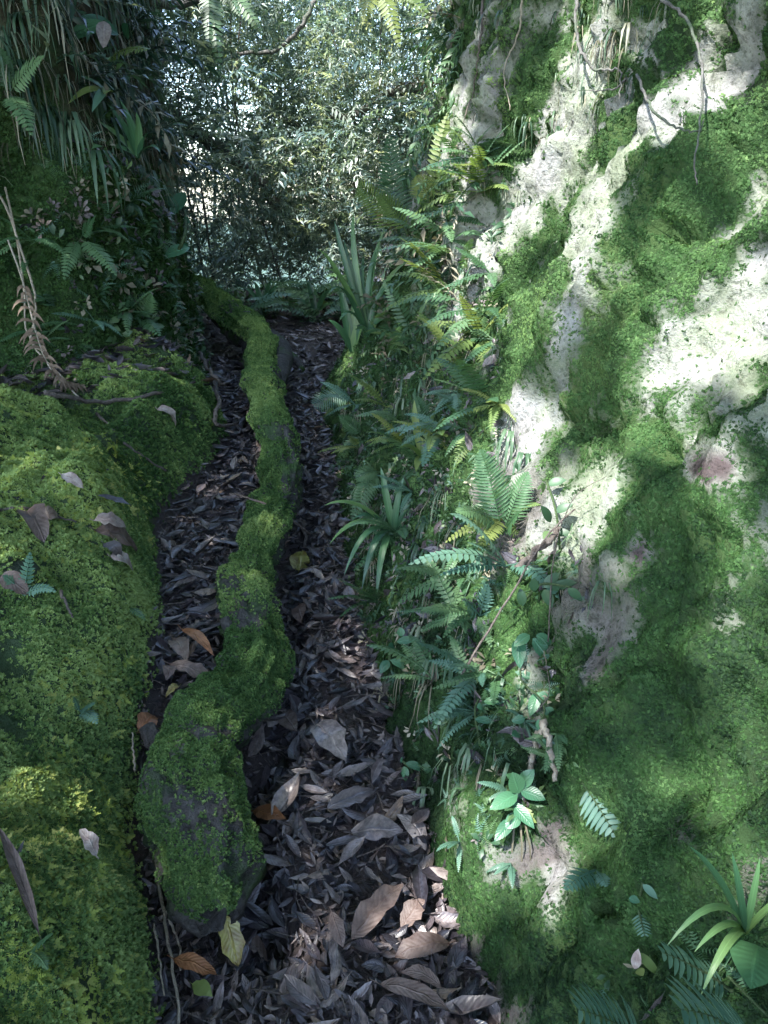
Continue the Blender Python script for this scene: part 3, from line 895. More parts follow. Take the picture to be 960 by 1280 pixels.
# the 270 largest leaves, each a thing of its own
lgx = np.array([p.x for p in cl]); lgy = np.array([p.y for p in cl])
rr = np.random.default_rng(5)
fp = floor_points(270, 0.72, 4.6, 1.25, rr)
for k, (xx, yy) in enumerate(fp):
    logx0 = float(np.interp(yy, lgy[np.argsort(lgy)], lgx[np.argsort(lgy)]))
    if yy < 1.55 and yy > lc[0].y and xx < logx0: continue
    zz = float(floor_z(np.array([xx]), np.array([yy]))[0]) + max(float(mound_h(np.array([xx]), np.array([yy]))[0][0]), 0)
    logx = float(np.interp(yy, lgy[np.argsort(lgy)], lgx[np.argsort(lgy)]))
    xr = float(smooth_interp(np.array([yy]), XR_Y, XR_X)[0])
    seg = 'broken end' if yy < 1.6 else 'near kink' if yy < 2.3 else 'middle bend' if yy < 3.2 else 'upper fork'
    if yy < lc[0].y:
        side = 'at the wall foot' if xx > xr - .15 else 'in the middle of the path' if xx > -.15 else 'beside the left mound'
        lab, grp = f'dark wet dead leaf {side} in front of the log end', f'dead leaves before the log end {side}'
    elif xx > logx:
        side = 'hard against the right of the log' if xx < logx + .2 else 'at the foot of the right wall' if xx > xr - .13 else 'in mid channel'
        lab, grp = f'dark dead leaf {side} by its {seg}' if 'log' in side else f'dark dead leaf {side} beside the log\'s {seg}', f'dead leaves {side}, {seg}'
    else:
        side = 'hard against the left of the log' if xx > logx - .17 else 'at the foot of the left mound'
        lab, grp = f'dark dead leaf {side} by its {seg}' if 'log' in side else f'dark dead leaf {side} beside the log\'s {seg}', f'dead leaves {side}, {seg}'
    o = link('dead_leaf', DLM[int(rr.integers(0, 12))], None, lab, 'leaf', grp)
    nv = Vector((rr.normal(0, .22), rr.normal(-.08, .22), 1)).normalized()
    o.rotation_mode = 'QUATERNION'
    q = nv.to_track_quat('Z', 'Y')
    o.rotation_quaternion = q @ Matrix.Rotation(rr.random() * 6.283, 3, 'Z').to_quaternion()
    sc = rr.uniform(.06, .12)
    o.scale = (sc, sc * rr.uniform(.75, 1.1), sc)
    o.location = (xx, yy, zz + rr.uniform(.018, .04))

def hero_leaf(a, b, wpx, mat, label, lift_a=.02, lift_b=.03, arch=.02, face=(0, -.3, 1), name='dead_leaf', cat='leaf', fold=.25, peak=.45, twist=0.0):
    p0, n0, d0 = hit(*a); p1, n1, d1 = hit(*b)
    k_ = .5 if a[0] < 200 and 500 < a[1] < 800 else 1
    p0 = p0 + n0 * lift_a * k_; p1 = p1 + n1 * lift_b * k_
    if abs(d0 - d1) > 0.35: p1 = at(b[0], b[1], d0 - .02)
    f = (Vector(face) + (n0 + n1) * .6).normalized()
    n = 9
    pts = bez(p0, (p0 + p1) / 2 + f * arch * 2, p1, n)
    w = px2m(wpx, d0) / 2
    rnd = random.Random(int(a[0] * 7 + a[1]))
    prof = [max(.02, v * rnd.uniform(.78, 1.1)) for v in leaf_profile(n, .06, peak)]
    mb = MB(); mb.blade(pts, [v * w for v in prof], f, fold)
    mb.v = [tuple(Vector(v) + f * rnd.uniform(-.22, .22) * w) for v in mb.v]
    d = (p0 - p1).normalized()
    mb.tube([p0 - d * .002, p0 + d * (p1 - p0).length * .14 + f * .004], [w * .06, w * .04], 4)
    return link(name, mb.mesh(name, mat, p0), None, label, cat, None, None, p0)

hero_leaf((578, 1172), (492, 1208), 32, M_TAN, 'large tan and greenish fallen leaf beside the foot of the right wall', .035, .03, .03)
hero_leaf((214, 1222), (272, 1244), 24, M_ORANGE, 'small bright orange brown leaf below the broken log end', .05, .05, .01)
hero_leaf((270, 1180), (292, 1226), 30, M_OLIVE, 'yellow green dying leaf standing under the log end', .09, .03, .01, (0, -1, .3))
hero_leaf((296, 1202), (336, 1222), 34, M_TAN, 'mottled tan leaf beside the yellow green dying leaf', .04, .03, .01)
hero_leaf((244, 1258), (274, 1274), 18, M_FERNY, 'small pale green leaf at the edge of the near litter', .06, .06, .006)
hero_leaf((470, 1244), (560, 1278), 24, M_TAN, 'long pinkish brown leaf lying below the large tan leaf', .03, .03, .02)
hero_leaf((548, 1252), (500, 1236), 18, M_TAN, 'short brown leaf overlapping the long pinkish leaf', .04, .04, .02)
hero_leaf((400, 925), (432, 966), 40, M_DEAD, 'dark curled leaf on the litter right of the log bend', .05, .03, .03)
hero_leaf((362, 905), (384, 922), 22, M_TAN, 'small pale buff leaf in the litter by the log', .04, .04, .01)
hero_leaf((334, 1022), (366, 1036), 20, M_ORANGE, 'reddish brown leaf on black litter right of the log end', .04, .035, .01)
hero_leaf((410, 1020), (470, 1000), 26, M_DEAD, 'narrow black leaf near the foot of the right wall', .03, .03, .01)
hero_leaf((440, 1050), (505, 1048), 34, M_DEAD, 'broad dark leaf lying flat before the right wall', .025, .03, .01)
hero_leaf((440, 1190), (505, 1125), 36, M_TAN, 'folded pinkish leaf in the sun spot at the wall foot', .03, .05, .02)
hero_leaf((500, 1170), (560, 1120), 30, M_TAN, 'bleached leaf leaning on the wall foot in sunlight', .02, .06, .01)
hero_leaf((384, 760), (388, 784), 22, M_TAN, 'small grey brown leaf in the litter right of the log middle', .03, .03, .01)
hero_leaf((362, 724), (394, 700), 26, M_OLIVE, 'dull olive leaf tucked under the right side of the log', .05, .06, .01)
hero_leaf((418, 1168), (428, 1198), 20, M_TAN, 'pale pointed leaf standing up in the near litter', .06, .03, .005, (0, -1, .4))
# leaves lying on the mossy mound
hero_leaf((30, 645), (58, 684), 34, M_TAN, 'large torn brown leaf lying on the mossy mound', .03, .035, .03, fold=.6)
hero_leaf((48, 650), (78, 648), 20, M_TAN, 'crumpled brown leaf tip beside the torn leaf on the mound', .03, .03, .02)
hero_leaf((78, 596), (102, 612), 18, M_PALE, 'small tan leaf lying alone on bright moss', .02, .02, .01)
hero_leaf((120, 665), (165, 690), 34, M_TAN, 'topmost leaf of the brown leaf heap on the mound edge', .05, .03, .03)
hero_leaf((118, 652), (150, 664), 24, M_PALE, 'greyish leaf at the top of the brown leaf heap', .03, .04, .02)
hero_leaf((135, 700), (160, 716), 24, M_PALE, 'pale leaf at the bottom of the brown leaf heap', .03, .03, .02)
hero_leaf((128, 684), (146, 706), 22, M_DEAD, 'dark leaf inside the brown leaf heap', .03, .03, .02)
hero_leaf((4, 722), (34, 744), 26, M_TAN, 'brown leaf at the edge of the mound near small ferns', .03, .03, .02)
hero_leaf((192, 515), (216, 534), 18, M_PALE, 'curled pale leaf on the crest of the mossy mound', .04, .03, .02, fold=.8)
hero_leaf((120, 620), (164, 632), 14, M_DEAD, 'flat grey leaf pressed into the moss of the mound', .01, .015, .004)
hero_leaf((100, 1085), (86, 1058), 22, M_PALE, 'white bleached leaf on the yellow liverwort', .04, .05, .01)
hero_leaf((172, 945), (156, 1012), 34, M_DEAD, 'dark ribbed leaf hanging between mound and log', .03, .05, .0, (.4, -1, .3), fold=.3)
hero_leaf((160, 918), (198, 908), 26, M_ORANGE, 'reddish brown leaf stuck where the log meets the mound', .03, .05, .02)
hero_leaf((256, 880), (330, 872), 18, M_PALE, 'flat pale leaf lying across the kink of the log', .03, .12, .006, fold=.1)
hero_leaf((262, 890), (326, 884), 14, M_TAN, 'narrow brown leaf under the pale leaf on the log', .03, .11, .006, fold=.1)
for k, (a, b, w, m, lab) in enumerate([
        ((206, 815), (238, 850), 24, M_TAN, 'grey brown leaf on the pile wedged behind the log kink'),
        ((186, 842), (214, 868), 18, M_TAN, 'longer grey brown leaf on the pile wedged behind the log kink'),
        ((232, 812), (258, 838), 16, M_ORANGE, 'reddish leaf in the pile wedged behind the log kink'),
        ((222, 858), (262, 874), 22, M_TAN, 'pale leaf in the pile wedged behind the log kink'),
        ((190, 872), (212, 888), 10, M_OLIVE, 'thin greenish leaf sliding off the pile behind the log kink')]):
    hero_leaf(a, b, w, m, lab, .05 + .008 * k, .06, .02)

# ------------------------------------------------------------------ twigs and stems
def stick(pts, rpx, mat, label, name='twig', cat='twig', off=.02, n=18, sides=6, depth=None, taper=.6, wob=.08):
    P = []
    for q in pts:
        if len(q) == 3: P.append(at(*q))
        else:
            p, nn, d = hit(*q); P.append(p + nn * off)
    d0 = (P[0] - CAM).length
    c = polyline(P, n); r = px2m(rpx, d0)
    rj = random.Random(int(pts[0][0] * 3 + pts[0][1]))
    for i in range(1, n - 1): c[i] = c[i] + Vector((rj.uniform(-1, 1), rj.uniform(-1, 1), rj.uniform(-1, 1))) * r * .7
    mb = MB(); mb.tube(c, [r * (1 - (1 - taper) * i / (n - 1)) for i in range(n)], sides, True, wob, int(pts[0][0]))
    return link(name, mb.mesh(name, mat, P[0]), None, label, cat, None, None, P[0])

tw0 = lift(296, 618, .16); tw1 = lift(345, 636, .26); tw2 = lift(388, 668, .12)
mb = MB(); mb.tube(polyline([tw0, tw1, tw2], 12), .0045, 5)
link('twig', mb.mesh('twig', M_TWIG, tw0), None, 'thin dark twig lying across the middle of the log', 'twig', None, None, tw0)
stick([(190, 1040), (196, 1120), (194, 1180), (204, 1290)], 2.2, M_PALETWIG, 'pale dry stem hanging down beside the near log end', off=.03)
stick([(188, 1150), (204, 1190), (214, 1230)], 1.5, M_PALETWIG, 'thin pale rootlet splitting from the dry stem', off=.035)
stick([(180, 1160), (186, 1200), (192, 1250)], 1.3, M_PALETWIG, 'frayed pale fibre beside the dry stem', off=.02)
stick([(145, 975), (143, 920)], 1.5, M_PALETWIG, 'single upright straw in the moss by the hanging dark leaf', off=.05)
stick([(120, 520), (160, 560), (205, 590)], 2.0, M_TWIG, 'thin brown twig running down the mossy mound', off=.012)
stick([(60, 500), (130, 508), (195, 500), (240, 480)], 3.2, M_TWIG, 'dead stick lying along the crest of the mound', off=.03)
stick([(0, 640), (40, 640), (95, 655)], 1.8, M_TWIG, 'dark twig under the torn leaf on the mound', off=.015)
stick([(70, 745), (85, 775)], 2.0, M_TWIG, 'short twig stuck in the moss below small ferns', off=.02)
hero_leaf((38, 1172), (2, 1056), 15, M_TAN, 'long weathered curled strip lying in the yellow liverwort', .02, .04, .02, fold=.9, name='bark_strip', cat='bark')
stick([(255, 470), (262, 510), (258, 535), (300, 540)], 2.4, M_TWIG, 'bent grey root on the litter left of the upper log', off=.05)
stick([(240, 445), (258, 480), (290, 492)], 2.2, M_TWIG, 'thin grey root below the left bank', off=.05)
stick([(590, 860), (640, 760), (700, 690), (722, 640)], 1.5, M_TWIG, 'long dead stem leaning up the fern slope', off=.06)
stick([(665, 700), (700, 692), (715, 660)], 5.0, M_TWIG, 'thick broken stick wedged under the sunlit fern', off=.05)
stick([(664, 985), (676, 945), (688, 915)], 4.0, M_PALETWIG, 'split tan stalk below the trailing creeper', off=.03)
stick([(690, 905), (700, 935), (708, 965)], 4.5, M_PALETWIG, 'pale hanging dead blade beside the tan stalk', off=.03)
stick([(372, 655), (378, 690), (372, 720)], 2.5, M_TWIG, 'dark twig under the right side of the log', off=.03)

# ------------------------------------------------------------------ ferns
def leaflet_unit():
    mb = MB(); prof = [(0, .55), (.2, 1.0), (.55, .86), (.82, .5), (1, .06)]
    vs = []; uv = []; fs = []
    for i, (t, w) in enumerate(prof):
        vs += [(t, -w * .5, -.10 * t * t + .05 * w), (t, 0, -.10 * t * t), (t, w * .5, -.10 * t * t + .05 * w)]
        uv += [(0, t), (.5, t), (1, t)]
    for i in range(len(prof) - 1):
        a = i * 3; fs += [(a, a + 1, a + 4, a + 3), (a + 1, a + 2, a + 5, a + 4)]
    mb.add(vs, fs, uv)
    return mb
LEAFLET = {}
def leaflet_mesh(mat):
    if mat.name not in LEAFLET: LEAFLET[mat.name] = leaflet_unit().mesh('leaflet', mat)
    return LEAFLET[mat.name]

def frond(root, p0, p2, arch, face, width, pairs, mat, split=False, full=.88, swoop=.42, shape='lance', start=.14, stem_r=.0022):
    """a fern frond from p0 to p2, child of root; leaflets are sub-parts when split"""
    p0, p2, face = Vector(p0), Vector(p2), Vector(face).normalized()
    L = (p2 - p0).length
    c = bez(p0, (p0 + p2) / 2 + Vector((0, 0, 1)) * arch * L + face * arch * L * .25, p2, 26)
    mb = MB(); o = root.location
    mb.tube(c[::2] + [c[-1]], [stem_r * (1.1 - i / 14) for i in range(14)], 4, False)
    lf = []
    rnd = random.Random(int(p0.x * 999 + p2.z * 777))
    for i in range(pairs):
        t = start + (1 - start) * (i + .5) / pairs
        u = t * 25; k = min(int(u), 24); p = c[k].lerp(c[k + 1], u - k)
        tan = (c[min(k + 2, 25)] - c[max(k - 1, 0)]).normalized()
        side = tan.cross(face).normalized(); nn = side.cross(tan)
        tt = (t - start) / (1 - start)
        if shape == 'lance': w = (min(1, tt / .22 + .45)) * (1 - tt ** 2.2) ** .8
        elif shape == 'tri': w = (1 - tt) ** .85 * .98 + .03
        else: w = min(1, tt / .1 + .7) * (1 - tt ** 5) ** .6
        w = max(w, .06) * width * rnd.uniform(.9, 1.05)
        gap = L * (1 - start) / pairs
        for sg in (-1, 1):
            d = (side * sg + tan * swoop - nn * rnd.uniform(.02, .22)).normalized()
            yv = nn.cross(d).normalized(); zz = d.cross(yv)
            ww = gap * (.66 if shape == 'strap' else full) * (1 if shape != 'tri' else (.55 + .45 * (1 - tt)))
            lf.append(Matrix(((d.x * w, yv.x * ww, zz.x * w, p.x), (d.y * w, yv.y * ww, zz.y * w, p.y), (d.z * w, yv.z * ww, zz.z * w, p.z), (0, 0, 0, 1))))
    if split:
        fo = link('frond', mb.mesh('frond', M_STEM, o), root)
        lm = leaflet_mesh(mat)
        for m in lf:
            q = link('leaflet', lm, fo)
            m = m.copy(); m.translation = m.translation - o
            q.matrix_basis = m
    else:
        u = leaflet_unit()
        # cheaper leaflet: base, middle, tip
        for m in lf:
            vs = [m @ Vector(v) for v in ((0, -.3, 0), (0, .3, 0), (.45, .5, -.01), (.45, 0, -.05), (.45, -.5, -.01), (1, 0, -.10))]
            mb.add(vs, [(0, 1, 2, 3), (0, 3, 4), (4, 3, 5), (3, 2, 5)])
        fo = link('frond', mb.mesh('frond', mat, o), root)
    return fo

def fern(b, fronds, label, mat=M_FERN, split=False, name='fern', group=None, sink=.01, root_off=0, stand=.0):
    """fronds: (tip px, tip py, toward-camera lift m, arch, width px, pairs[, shape])"""
    p, nrm, d = hit(*b)
    p = p + nrm * stand
    root = thing(name, p, label, 'fern', group)
    for f in fronds:
        tx, ty, toward, arch, w, pairs = f[:6]
        tip = at(tx, ty, d - toward)
        face = Vector((0, 0, 1)) * .7 + (CAM - p).normalized() * .7 + nrm * .4
        frond(root, p, tip, arch, face, px2m(w, d) / 2, pairs, f[7] if len(f) > 7 else mat, split, shape=f[6] if len(f) > 6 else 'lance')
    return root

fern((812, 1310), [(722, 1262, .10, .10, 86, 12, 'strap')], 'big drooping sword fern frond at the foot of the right wall', M_FERNB, True)
fern((960, 1330), [(850, 1262, .14, .14, 110, 14, 'strap')], 'broad grey green sword fern frond under the broad glossy leaf', M_FERNB, True)
fern((916, 1240), [(826, 1190, .08, .06, 52, 11, 'strap')], 'bluish fern frond beside the long strap leaves', M_FERNB, True)
fern((728, 978), [(770, 1046, .06, .05, 62, 9, 'lance')], 'lone blue green fern frond hanging on bare moss', M_FERNB, True)
fern((798, 1138), [(806, 1170, .03, .02, 24, 7, 'strap')], 'tiny upright fern frond beside the dark hollow', M_FERNB, True)
fern((745, 1088), [(706, 1112, .06, .15, 44, 9), (758, 1108, .05, .1, 30, 8)], 'small drooping fern over the dark hollow in the moss', M_FERNB)
fern((585, 790), [(576, 842, .08, .05, 56, 12, 'tri'), (600, 838, .05, .03, 20, 8)], 'triangular bright fern frond hanging over the dark slope', M_FERN, True)
fern((628, 668), [(600, 562, .06, .12, 64, 22), (660, 590, .05, .1, 54, 18), (570, 640, .12, .25, 50, 16), (650, 640, .1, .1, 40, 12)], 'big sunlit fern in the middle of the slope with a fan of fronds', M_FERN)
fern((440, 492), [(392, 506, .08, .10, 38, 16, 'strap'), (470, 480, .08, .12, 30, 12)], 'pale fern frond reaching over the path from the slope', M_FERNB)
fern((455, 545), [(424, 520, .06, .1, 34, 14), (420, 582, .1, .2, 36, 14, 'tri')], 'fern with two fronds above the path edge', M_FERN)
fern((475, 590), [(440, 650, .08, .25, 44, 16), (445, 600, .06, .2, 40, 15)], 'dark arching fern beside the spidery strap plant', M_FERN)
fern((548, 690), [(560, 742, .07, .1, 40, 12, 'lance'), (530, 720, .07, .1, 34, 11), (575, 700, .05, .15, 36, 11)], 'green fern hanging below the sunlit fern', M_FERN)
fern((600, 770), [(576, 748, .06, .1, 44, 10, 'tri'), (640, 760, .05, .1, 40, 10, 'tri'), (610, 730, .05, .1, 34, 9)], 'pale rosette fern in a sun fleck on the slope', M_FERNB)
fern((535, 540), [(520, 496, .05, .1, 36, 14), (560, 510, .05, .1, 30, 12), (505, 560, .06, .1, 30, 12)], 'fern behind the yellow strap leaves', M_FERN)
fern((590, 540), [(570, 580, .05, .1, 30, 12), (612, 520, .05, .1, 30, 12), (632, 505, .04, .1, 26, 10)], 'small ferns fan growing at the shaded edge of bare clay', M_FERNY)
fern((505, 300), [(486, 168, .10, .05, 60, 22), (530, 190, .08, .05, 56, 20), (448, 232, .2, .2, 44, 18, 'strap', M_FERNY), (540, 260, .05, .1, 40, 14)], 'tall fern rising above the strap leaves at the wall corner', M_FERN, stand=.05)
fern((545, 250), [(560, 140, .1, .08, 40, 16), (520, 220, .1, .1, 44, 15), (575, 190, .1, .1, 40, 14)], 'yellow fern on the corner of the sunlit wall', M_FERNY, stand=.05)
fern((520, 305), [(470, 245, .15, .25, 46, 16), (545, 315, .1, .3, 42, 14)], 'yellowing fern arching over the strap leaves', M_FERNY, stand=.05)
fern((515, 420), [(480, 350, .06, .1, 30, 14), (540, 345, .06, .1, 34, 14), (498, 430, .06, .2, 30, 12)], 'dim fern at the base of the wall corner', M_FERN)
fern((30, 745), [(38, 690, .05, .05, 22, 9), (70, 740, .05, .25, 22, 9), (4, 720, .05, .2, 22, 9)], 'tiny blue green fern seedling on the mossy mound', M_FERNB)
fern((100, 890), [(122, 905, .05, .25, 26, 9), (92, 872, .04, .1, 14, 7), (118, 880, .05, .1, 22, 8)], 'small bluish fern half sunk in moss near the log', M_FERNB)
fern((40, 1190), [(66, 1168, .05, .1, 26, 8), (60, 1212, .05, .2, 24, 8)], 'small green fern in moss at the near left', M_FERN)
fern((160, 760), [(182, 776, .04, .2, 16, 8), (150, 742, .04, .1, 14, 7)], 'tiny fern on the steep edge of the mound', M_FERN)
# left bank ferns
fern((100, 300), [(146, 345, .12, .15, 34, 16), (80, 350, .1, .2, 30, 14), (120, 270, .1, .1, 34, 14)], 'dark fern hanging under the grass on the left bank', M_FERN)
fern((175, 400), [(190, 368, .1, .1, 36, 12), (140, 390, .1, .2, 34, 12), (200, 420, .08, .2, 30, 10)], 'dim fern at the corner of the left bank', M_FERN)
fern((10, 120), [(55, 70, .15, .1, 40, 14), (40, 170, .15, .2, 40, 14), (0, 60, .1, .1, 40, 14)], 'shadowed fern high on the left bank', M_FERN)
fern((130, 80), [(185, 62, .2, .15, 30, 14, 'strap', M_FERNY), (120, 130, .15, .3, 34, 12)], 'backlit yellow fern at the rim of the left bank', M_FERN)

# ferns filling the slope: alike but for their place
def wild_fern(b, size, nfr, mat, rnd, label, group):
    p, nrm, d = hit(*b)
    root = thing('fern', p - nrm * .01, label, 'fern', group)
    out = Vector((nrm.x, nrm.y, 0)).normalized()
    for k in range(nfr):
        an = rnd.uniform(-1.4, 1.4)
        dr = Matrix.Rotation(an, 3, 'Z') @ out
        L = size * rnd.uniform(.6, 1.1)
        el = rnd.uniform(-.5, .8)
        tip = p + dr * L * math.cos(el) + Vector((0, 0, L * math.sin(el)))
        frond(root, p, tip, rnd.uniform(.08, .25), Vector((0, 0, 1)) + out * .4, L * rnd.uniform(.13, .18), 14, mat)
rf = random.Random(21)
for i in range(34):
    b = (rf.uniform(440, 640), rf.uniform(430, 900))
    if b[0] < 430 + max(0, (b[1] - 700) * .55): continue
    wild_fern(b, rf.uniform(.13, .25), rf.randint(4, 6), rf.choice([M_FERN, M_FERN, M_FERN, M_FERNB, M_FERNB, M_FERNY]), rf,
              'small fern rooted in the shaded fern slope above the path', 'small ferns on the slope')
for i in range(24):
    wild_fern((rf.uniform(535, 620), rf.uniform(150, 470)), rf.uniform(.14, .3), 5, rf.choice([M_FERN, M_FERN, M_FERNY]), rf,
              'small fern clinging to the sunlit wall edge above the slope', 'small ferns at the wall edge')
for i in range(14):
    wild_fern((rf.uniform(20, 215), rf.uniform(230, 440)), rf.uniform(.10, .2), 4, rf.choice([M_FERN, M_FERN, M_FERNB]), rf,
              'dim fern growing on the shaded left bank', 'ferns on the left bank')
for i in range(10):
    wild_fern((rf.uniform(560, 720), rf.uniform(850, 1100)), rf.uniform(.04, .08), 4, rf.choice([M_FERN, M_FERNB]), rf,
              'tiny fern sprouting from the mossy foot of the right wall', 'tiny ferns at the wall foot')

# ------------------------------------------------------------------ strap-leaved plants
def strap_plant(b, leaves, label, mat=M_STRAP, stand=0., name='strap_plant', group=None):
    """leaves: (tip px, tip py, toward, arch, width px[, material])"""
    p, nrm, d = hit(*b); p = p + nrm * stand
    root = thing(name, p, label, 'plant', group)
    for q in leaves:
        tx, ty, tow, arch, w = q[:5]
        tip = at(tx, ty, d - tow); L = (tip - p).length
        c = bez(p, (p + tip) / 2 + Vector((0, 0, arch * L)) + nrm * .1 * L, tip, 11)
        ww = px2m(w, d) / 2
        mb = MB()
        mb.blade(c, [ww * v for v in (.55, .8, .95, 1, 1, .97, .9, .78, .6, .36, .03)], Vector((0, 0, 1)) + (CAM - p).normalized() * .8 + nrm * .3, .35)
        link('leaf', mb.mesh('leaf', q[5] if len(q) > 5 else mat, root.location), root)
    return root
strap_plant((492, 668), [(405, 632, .15, .30, 7), (412, 680, .12, .45, 8), (430, 720, .12, .6, 8), (452, 738, .12, .6, 9), (476, 584, .05, .1, 9), (505, 596, .05, .1, 8),
                         (540, 640, .06, .3, 7), (552, 676, .08, .4, 8), (520, 720, .1, .5, 8), (470, 752, .12, .5, 9), (440, 650, .1, .4, 6), (495, 740, .1, .4, 7), (530, 610, .05, .15, 6)],
            'spidery strap leaved plant overhanging the path edge')
strap_plant((530, 575), [(518, 500, .03, .05, 10), (545, 512, .03, .1, 9), (520, 590, .06, .5, 11), (548, 580, .05, .4, 12, M_FERNY), (536, 520, .03, .1, 9), (500, 560, .06, .4, 8)],
            'yellow green strap plant in the middle of the slope', M_FERNY)
strap_plant((470, 420), [(418, 276, .2, .25, 7), (442, 266, .15, .2, 8), (472, 306, .1, .15, 7), (405, 340, .3, .55, 7), (512, 326, .1, .3, 7), (455, 318, .1, .15, 7), (490, 352, .1, .3, 7), (424, 402, .2, .7, 7),
                         (412, 366, .3, .6, 7), (446, 428, .2, .7, 6), (520, 384, .1, .5, 7), (430, 300, .15, .3, 6), (396, 312, .3, .4, 6), (482, 284, .1, .15, 7), (500, 405, .1, .6, 6)],
            'tall sheaf of broad strap leaves at the end of the path', M_STRAP, .05)
strap_plant((440, 440), [(425, 360, .1, .05, 12), (450, 350, .1, .05, 12), (410, 400, .1, .2, 10), (462, 380, .1, .1, 12)], 'smaller strap plant at the foot of the tall sheaf', M_STRAP)
strap_plant((932, 1160), [(862, 1058, .1, .2, 10), (834, 1182, .14, .6, 9), (868, 1190, .12, .45, 9), (915, 1066, .08, .1, 9), (876, 1244, .12, .6, 11), (950, 1072, .08, .1, 8), (905, 1210, .1, .4, 7), (990, 1120, .1, .3, 8)],
            'bright strap leaved bromeliad at the foot of the right wall', M_STRAP, .02)
strap_plant((150, 200), [(120, 150, .1, .05, 9), (135, 130, .1, .05, 9), (170, 140, .1, .1, 9), (185, 165, .1, .2, 9), (150, 125, .1, .05, 10), (200, 190, .12, .35, 8), (110, 190, .1, .3, 7)],
            'bright bamboo grass tuft sprouting from the left bank', M_STRAP, .08)
strap_plant((105, 125), [(100, 95, .1, .05, 10, M_STRAP), (130, 118, .1, .2, 12), (85, 130, .1, .3, 10), (115, 140, .1, .3, 12, M_FERNB)], 'small green rosette high on the dark left bank', M_FERNY, .1)
strap_plant((330, 395), [(305, 360, .1, .2, 7), (350, 355, .1, .2, 8), (340, 350, .1, .2, 7), (362, 385, .1, .4, 7), (318, 352, .1, .1, 8)], 'pale strap plant behind the bend of the log', M_STRAP, .03)
strap_plant((395, 400), [(365, 375, .1, .3, 7), (385, 350, .1, .1, 8), (415, 360, .1, .2, 8), (430, 385, .1, .4, 7), (375, 395, .1, .4, 6)], 'low strap plant where the path meets the thicket', M_STRAP, .03)

# ------------------------------------------------------------------ broad-leaved plants
def broad_plant(stem, leaves, label, mat=M_BROAD, off=.03, rpx=1.6, name='leafy_plant', cat='plant'):
    """stem: pixels on the surface; leaves: (base px,py, tip px,py, width px, toward[, mat])"""
    P = []; D = []
    for q in stem:
        p, nn, d = hit(*q); P.append(p + nn * off * (0 if not P else 1)); D.append(d)
    d = sum(D) / len(D)
    root = thing(name, P[0], label, cat)
    mb = MB(); mb.tube(polyline(P, 12) if len(P) > 1 else [P[0], P[0] + Vector((0, 0, .03))], px2m(rpx, d), 5)
    link('stem', mb.mesh('stem', M_STEM, root.location), root)
    for q in leaves:
        bx, by, tx, ty, w, tow = q[:6]
        _, nn, db = hit(bx, by)
        p0 = at(bx, by, db) + nn * off; p1 = at(tx, ty, db - tow)
        L = (p1 - p0).length
        f = Vector((0, 0, 1)) * .6 + (CAM - p0).normalized() * .8
        c = bez(p0, (p0 + p1) / 2 + f.normalized() * L * .14, p1, 8)
        mb = MB(); mb.blade(c, [v * px2m(w, db) / 2 for v in leaf_profile(8, .08, .42)], f, .22)
        link('leaf', mb.mesh('leaf', q[6] if len(q) > 6 else mat, root.location), root)
    return root
broad_plant([(640, 1040), (648, 1005), (652, 985)], [(648, 1002, 612, 1012, 20, .04), (650, 1000, 640, 965, 22, .03), (652, 992, 668, 962, 18, .03), (652, 996, 682, 1000, 18, .05),
            (648, 1010, 632, 1036, 18, .04), (655, 1005, 668, 1036, 16, .05), (652, 985, 632, 968, 12, .03), (660, 1012, 678, 1030, 14, .04, M_FERNY), (640, 1020, 618, 1052, 16, .05)],
            'glossy broad leaved seedling on the sunlit foot of the wall')
broad_plant([(664, 800), (660, 840), (690, 880), (682, 920)], [(662, 806, 650, 836, 18, .03), (668, 804, 690, 830, 18, .04), (664, 800, 642, 808, 14, .03), (672, 800, 690, 806, 14, .03),
            (672, 880, 662, 896, 15, .03), (676, 878, 700, 882, 14, .03), (692, 884, 692, 898, 13, .03), (660, 845, 678, 852, 10, .02), (684, 905, 680, 918, 12, .03), (655, 930, 640, 920, 12, .03), (660, 905, 640, 902, 12, .02), (690, 925, 700, 940, 10, .03)],
            'trailing creeper with heart shaped leaves down the mossy wall', rpx=1.2)
broad_plant([(490, 840), (500, 820), (508, 800)], [(496, 830, 475, 842, 12, .03), (500, 826, 520, 838, 12, .03), (503, 815, 485, 808, 11, .03), (506, 808, 522, 800, 11, .03), (508, 802, 500, 784, 10, .02)],
            'small leafy seedling over the path edge')
broad_plant([(520, 970), (512, 955)], [(514, 962, 508, 978, 10, .03), (516, 958, 536, 964, 11, .03), (512, 955, 500, 950, 8, .02)], 'tiny three leaved seedling above the path')
broad_plant([(700, 690), (696, 640), (690, 610)], [(696, 645, 676, 632, 12, .04), (696, 640, 716, 630, 12, .04), (692, 620, 676, 606, 12, .03), (692, 615, 708, 600, 12, .03), (698, 665, 716, 668, 12, .04), (697, 668, 680, 676, 12, .04)],
            'pale leafy shoot on the bare clay patch', M_SMALL)
broad_plant([(650, 760), (690, 735), (715, 740)], [(660, 752, 650, 735, 12, .03), (680, 740, 668, 722, 12, .03), (690, 736, 700, 716, 14, .03), (705, 740, 722, 728, 14, .03), (690, 738, 690, 760, 14, .04), (712, 742, 728, 752, 12, .04)],
            'sunlit leafy sprig below the leaning dead stem', M_SMALL)
broad_plant([(215, 330), (212, 270), (218, 235)], [(216, 240, 206, 220, 15, .06), (218, 240, 250, 234, 16, .08), (214, 250, 213, 272, 17, .06), (214, 262, 184, 252, 14, .06), (216, 276, 238, 276, 12, .06), (214, 300, 236, 310, 16, .07), (212, 310, 196, 325, 16, .06)],
            'dark backlit leafy sapling at the corner of the left bank', off=.1)
